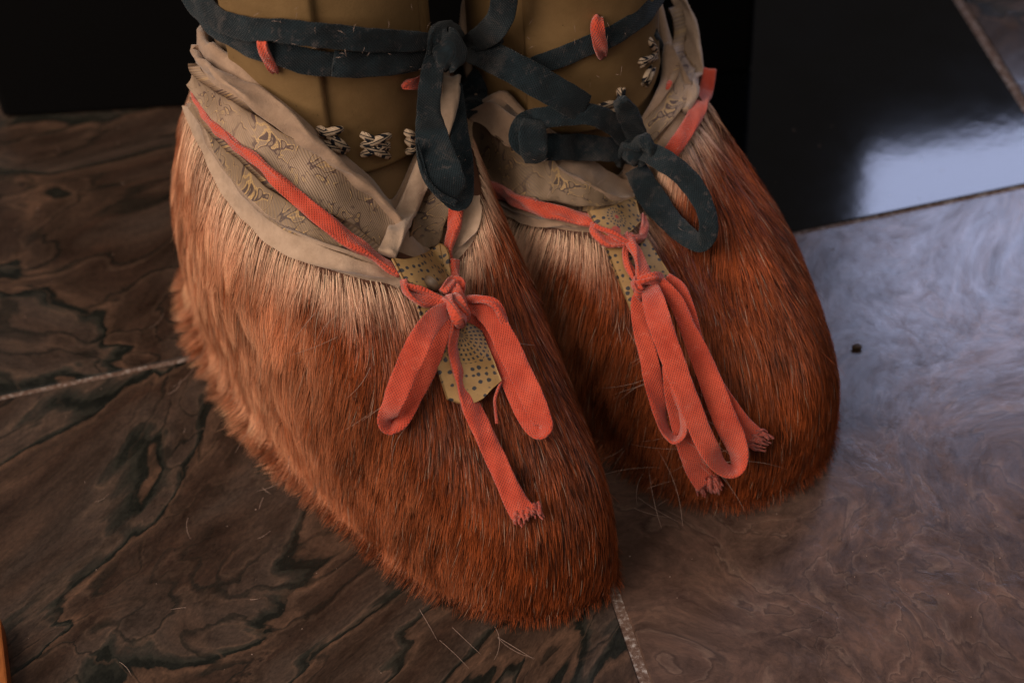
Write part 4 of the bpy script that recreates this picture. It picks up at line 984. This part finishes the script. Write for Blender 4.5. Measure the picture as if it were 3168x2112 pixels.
    C = ramp_ * shade * inner * np.array([1, 1, 1])
    pale = np.clip(1.5 * (1 - dist_top / (pale_len * np.clip(1 + .45 * f1 + .35 * tuft * .6 + .30 * g.normal(0, 1, n_hair), .15, 3))), 0, 1)[:, None, None]
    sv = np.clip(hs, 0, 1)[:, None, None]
    pc = np.array([.80, .50, .335]) * (1 + .15 * g.normal(0, 1, n_hair))[:, None, None]
    C = C * (1 - pale * (1 - s_ ** 2 * .8)) + pc * pale * (1 - s_ ** 2 * .8)
    # long outer side: pale ginger tips
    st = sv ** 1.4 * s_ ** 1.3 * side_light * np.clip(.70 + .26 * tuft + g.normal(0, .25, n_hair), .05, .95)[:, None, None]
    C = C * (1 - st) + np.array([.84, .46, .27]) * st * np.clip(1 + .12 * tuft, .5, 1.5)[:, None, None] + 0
    grey = (g.uniform(0, 1, n_hair) < .03)[:, None, None]; C = np.where(grey, np.array([.42, .28, .20]) * (.6 + .4 * s_), C)
    C = np.clip(C, .002, .8)
    # ribbons with random roll so that each hair catches the light in its own way
    T = nrm(np.gradient(HS, axis=1)); Nh = nrm(samp(N, ha, ht))[:, None]
    W = nrm(np.cross(T, Nh + 1e-4)); Z = np.cross(W, T); roll = g.uniform(-1.0, 1.0, n_hair)[:, None, None]
    W = W * np.cos(roll) + Z * np.sin(roll)
    wid = (g.uniform(.00013, .00023, n_hair))[:, None, None] * np.array([.9, 1, 1, .85, .55, .12])[None, :, None]
    V = np.stack([HS - W * wid / 2, HS + W * wid / 2], 2)                # n,K,2,3
    base_ = (np.arange(n_hair) * K * 2)[:, None]; k = np.arange(K - 1)[None] * 2
    F = np.stack([base_ + k, base_ + k + 1, base_ + k + 3, base_ + k + 2], -1).reshape(-1, 4)
    CC = np.repeat(C[:, :, None], 2, 2) if C.shape[1] == K else None
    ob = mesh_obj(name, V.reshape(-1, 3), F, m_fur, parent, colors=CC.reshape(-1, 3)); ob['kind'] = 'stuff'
    return ob
NH = 112000
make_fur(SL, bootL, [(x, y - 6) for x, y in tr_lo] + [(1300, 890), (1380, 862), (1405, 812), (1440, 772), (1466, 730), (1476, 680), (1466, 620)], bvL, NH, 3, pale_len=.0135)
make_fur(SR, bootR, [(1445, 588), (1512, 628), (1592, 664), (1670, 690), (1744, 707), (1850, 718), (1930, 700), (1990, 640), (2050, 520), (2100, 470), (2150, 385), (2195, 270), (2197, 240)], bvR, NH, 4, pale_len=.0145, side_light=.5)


# ------------------------------------------------------------------ loose hairs, dust and the crumb
def loose_hairs(name, boxes, bvh, parent, seed, lift=(.004, .010), mat=None, r=.00008, ground=False):
    g = np.random.default_rng(seed); parts = []
    for (x0, y0, x1, y1, n, L0, L1, a0, a1) in boxes:
        for _ in range(n):
            x, y = g.uniform(x0, x1), g.uniform(y0, y1); a = rad(g.uniform(a0, a1)); L = g.uniform(L0, L1); cv = g.normal(0, .35)
            lf = g.uniform(*lift); P = []
            for k in np.linspace(0, 1, 9):
                aa = a + cv * k; xx = x + math.cos(aa) * L * k; yy = y + math.sin(aa) * L * k
                if ground: P.append(gpt(xx, yy, .0006 + .0035 * math.sin(math.pi * k) * abs(cv)))
                else:
                    d_, _ = hitd(bvh, xx, yy, True); d_ = d_ if d_ else np.linalg.norm(gpt(xx, yy, .012) - CAM)
                    P.append(CAM + raydir(xx, yy) * (d_ - lf * (.5 + .6 * math.sin(math.pi * k))))
            P = smooth1(np.array(P), 2)
            parts.append(tube('x', P, r * g.uniform(.7, 1.2), None, None, seg=4, taper=[.8, 1, 1, 1, 1, .9, .8, .6, .3]))
    V, F, U = join_meshes(parts); ob = mesh_obj(name, V, F, mat or m_lint, parent, uv=U); ob['kind'] = 'stuff'; return ob
both = Multi(bvL, bvR)
loose_hairs('loose_hairs', [(850, 850, 1300, 1500, 14, 90, 220, 110, 160), (1280, 980, 1600, 1120, 5, 150, 300, -20, 40)], bvL, bootL, 21, mat=m_lint)
loose_hairs('loose_hairs', [(1780, 1180, 2150, 1480, 18, 90, 260, -60, 60), (1950, 1400, 2250, 1520, 9, 80, 220, -30, 130), (1900, 900, 2150, 1100, 8, 80, 160, 60, 140)], both, bootR, 22, mat=m_lint)
fh = loose_hairs('shed_hairs', [(1930, 1500, 2080, 1600, 3, 70, 180, -60, 120), (1200, 1820, 1600, 1980, 6, 80, 140, 30, 60), (250, 1450, 1000, 2050, 8, 30, 70, 0, 180), (480, 900, 620, 1200, 4, 60, 120, 60, 130)], None, None, 23, mat=m_lint, ground=True)
fh['label'] = 'pale shed hairs strewn on the slate tiles round the boot toes'; fh['category'] = 'loose hair'
# lint and frayed fibres caught on the indigo cloth
loose_hairs('lint', [(600, 20, 1350, 230, 30, 10, 34, 0, 360), (1290, 90, 1450, 640, 24, 10, 34, 0, 360), (1450, 110, 1830, 360, 12, 10, 30, 0, 360)], refL, guardL, 31, lift=(.0105, .0135), mat=m_lint, r=.00007)
loose_hairs('lint', [(1610, 350, 2200, 770, 26, 12, 44, 0, 360), (1620, 60, 2020, 260, 14, 12, 36, 0, 360)], refR, guardR, 32, lift=(.006, .020), mat=m_lint, r=.00007)
# dust specks on the tiles
g = np.random.default_rng(5); Vs, Fs = [], []
for _ in range(150):
    x, y = g.uniform(40, 3120), g.uniform(380, 2090); c = gpt(x, y, .0003); r = g.uniform(.00012, .0004); b = len(Vs)
    for (dx, dy, dz) in ((1, 0, 0), (-.6, .8, 0), (-.5, -.9, 0), (0, 0, 1)): Vs.append(c + np.array([dx * g.uniform(.6, 1.6), dy, dz * .8]) * r)
    Fs += [(b, b + 1, b + 2), (b, b + 3, b + 1), (b + 1, b + 3, b + 2), (b + 2, b + 3, b)]
du = mesh_obj('dust', Vs, Fs, m_lint, None, smooth=False); du['kind'] = 'stuff'; du['label'] = 'tiny pale dust specks scattered over the tiles'; du['category'] = 'dust'
# a dark crumb on the right-hand tile
cm = NT('crumb'); m_crumb = cm.base((.05, .028, .012), .6, .3)
c = gpt(2650, 1078, .0); Vs, Fs = [], []
nr, ns_ = 8, 12
for i in range(nr + 1):
    f = i / nr * math.pi
    for j in range(ns_):
        a = j / ns_ * 2 * math.pi; k = 1 + .15 * math.sin(3 * a + f * 2)
        Vs.append(c + np.array([.0026 * math.sin(f) * math.cos(a) * k, .0019 * math.sin(f) * math.sin(a) * k, .0013 - .0012 * math.cos(f)]))
for i in range(nr):
    for j in range(ns_): Fs.append((i * ns_ + j, i * ns_ + (j + 1) % ns_, (i + 1) * ns_ + (j + 1) % ns_, (i + 1) * ns_ + j))
cr_ = mesh_obj('crumb', Vs, Fs, m_crumb, None, origin=c); cr_['label'] = 'small dark brown crumb lying alone on the pale tile right of the boots'; cr_['category'] = 'crumb'
for o in bpy.data.objects:
    if '_org' in o.keys(): del o['_org']
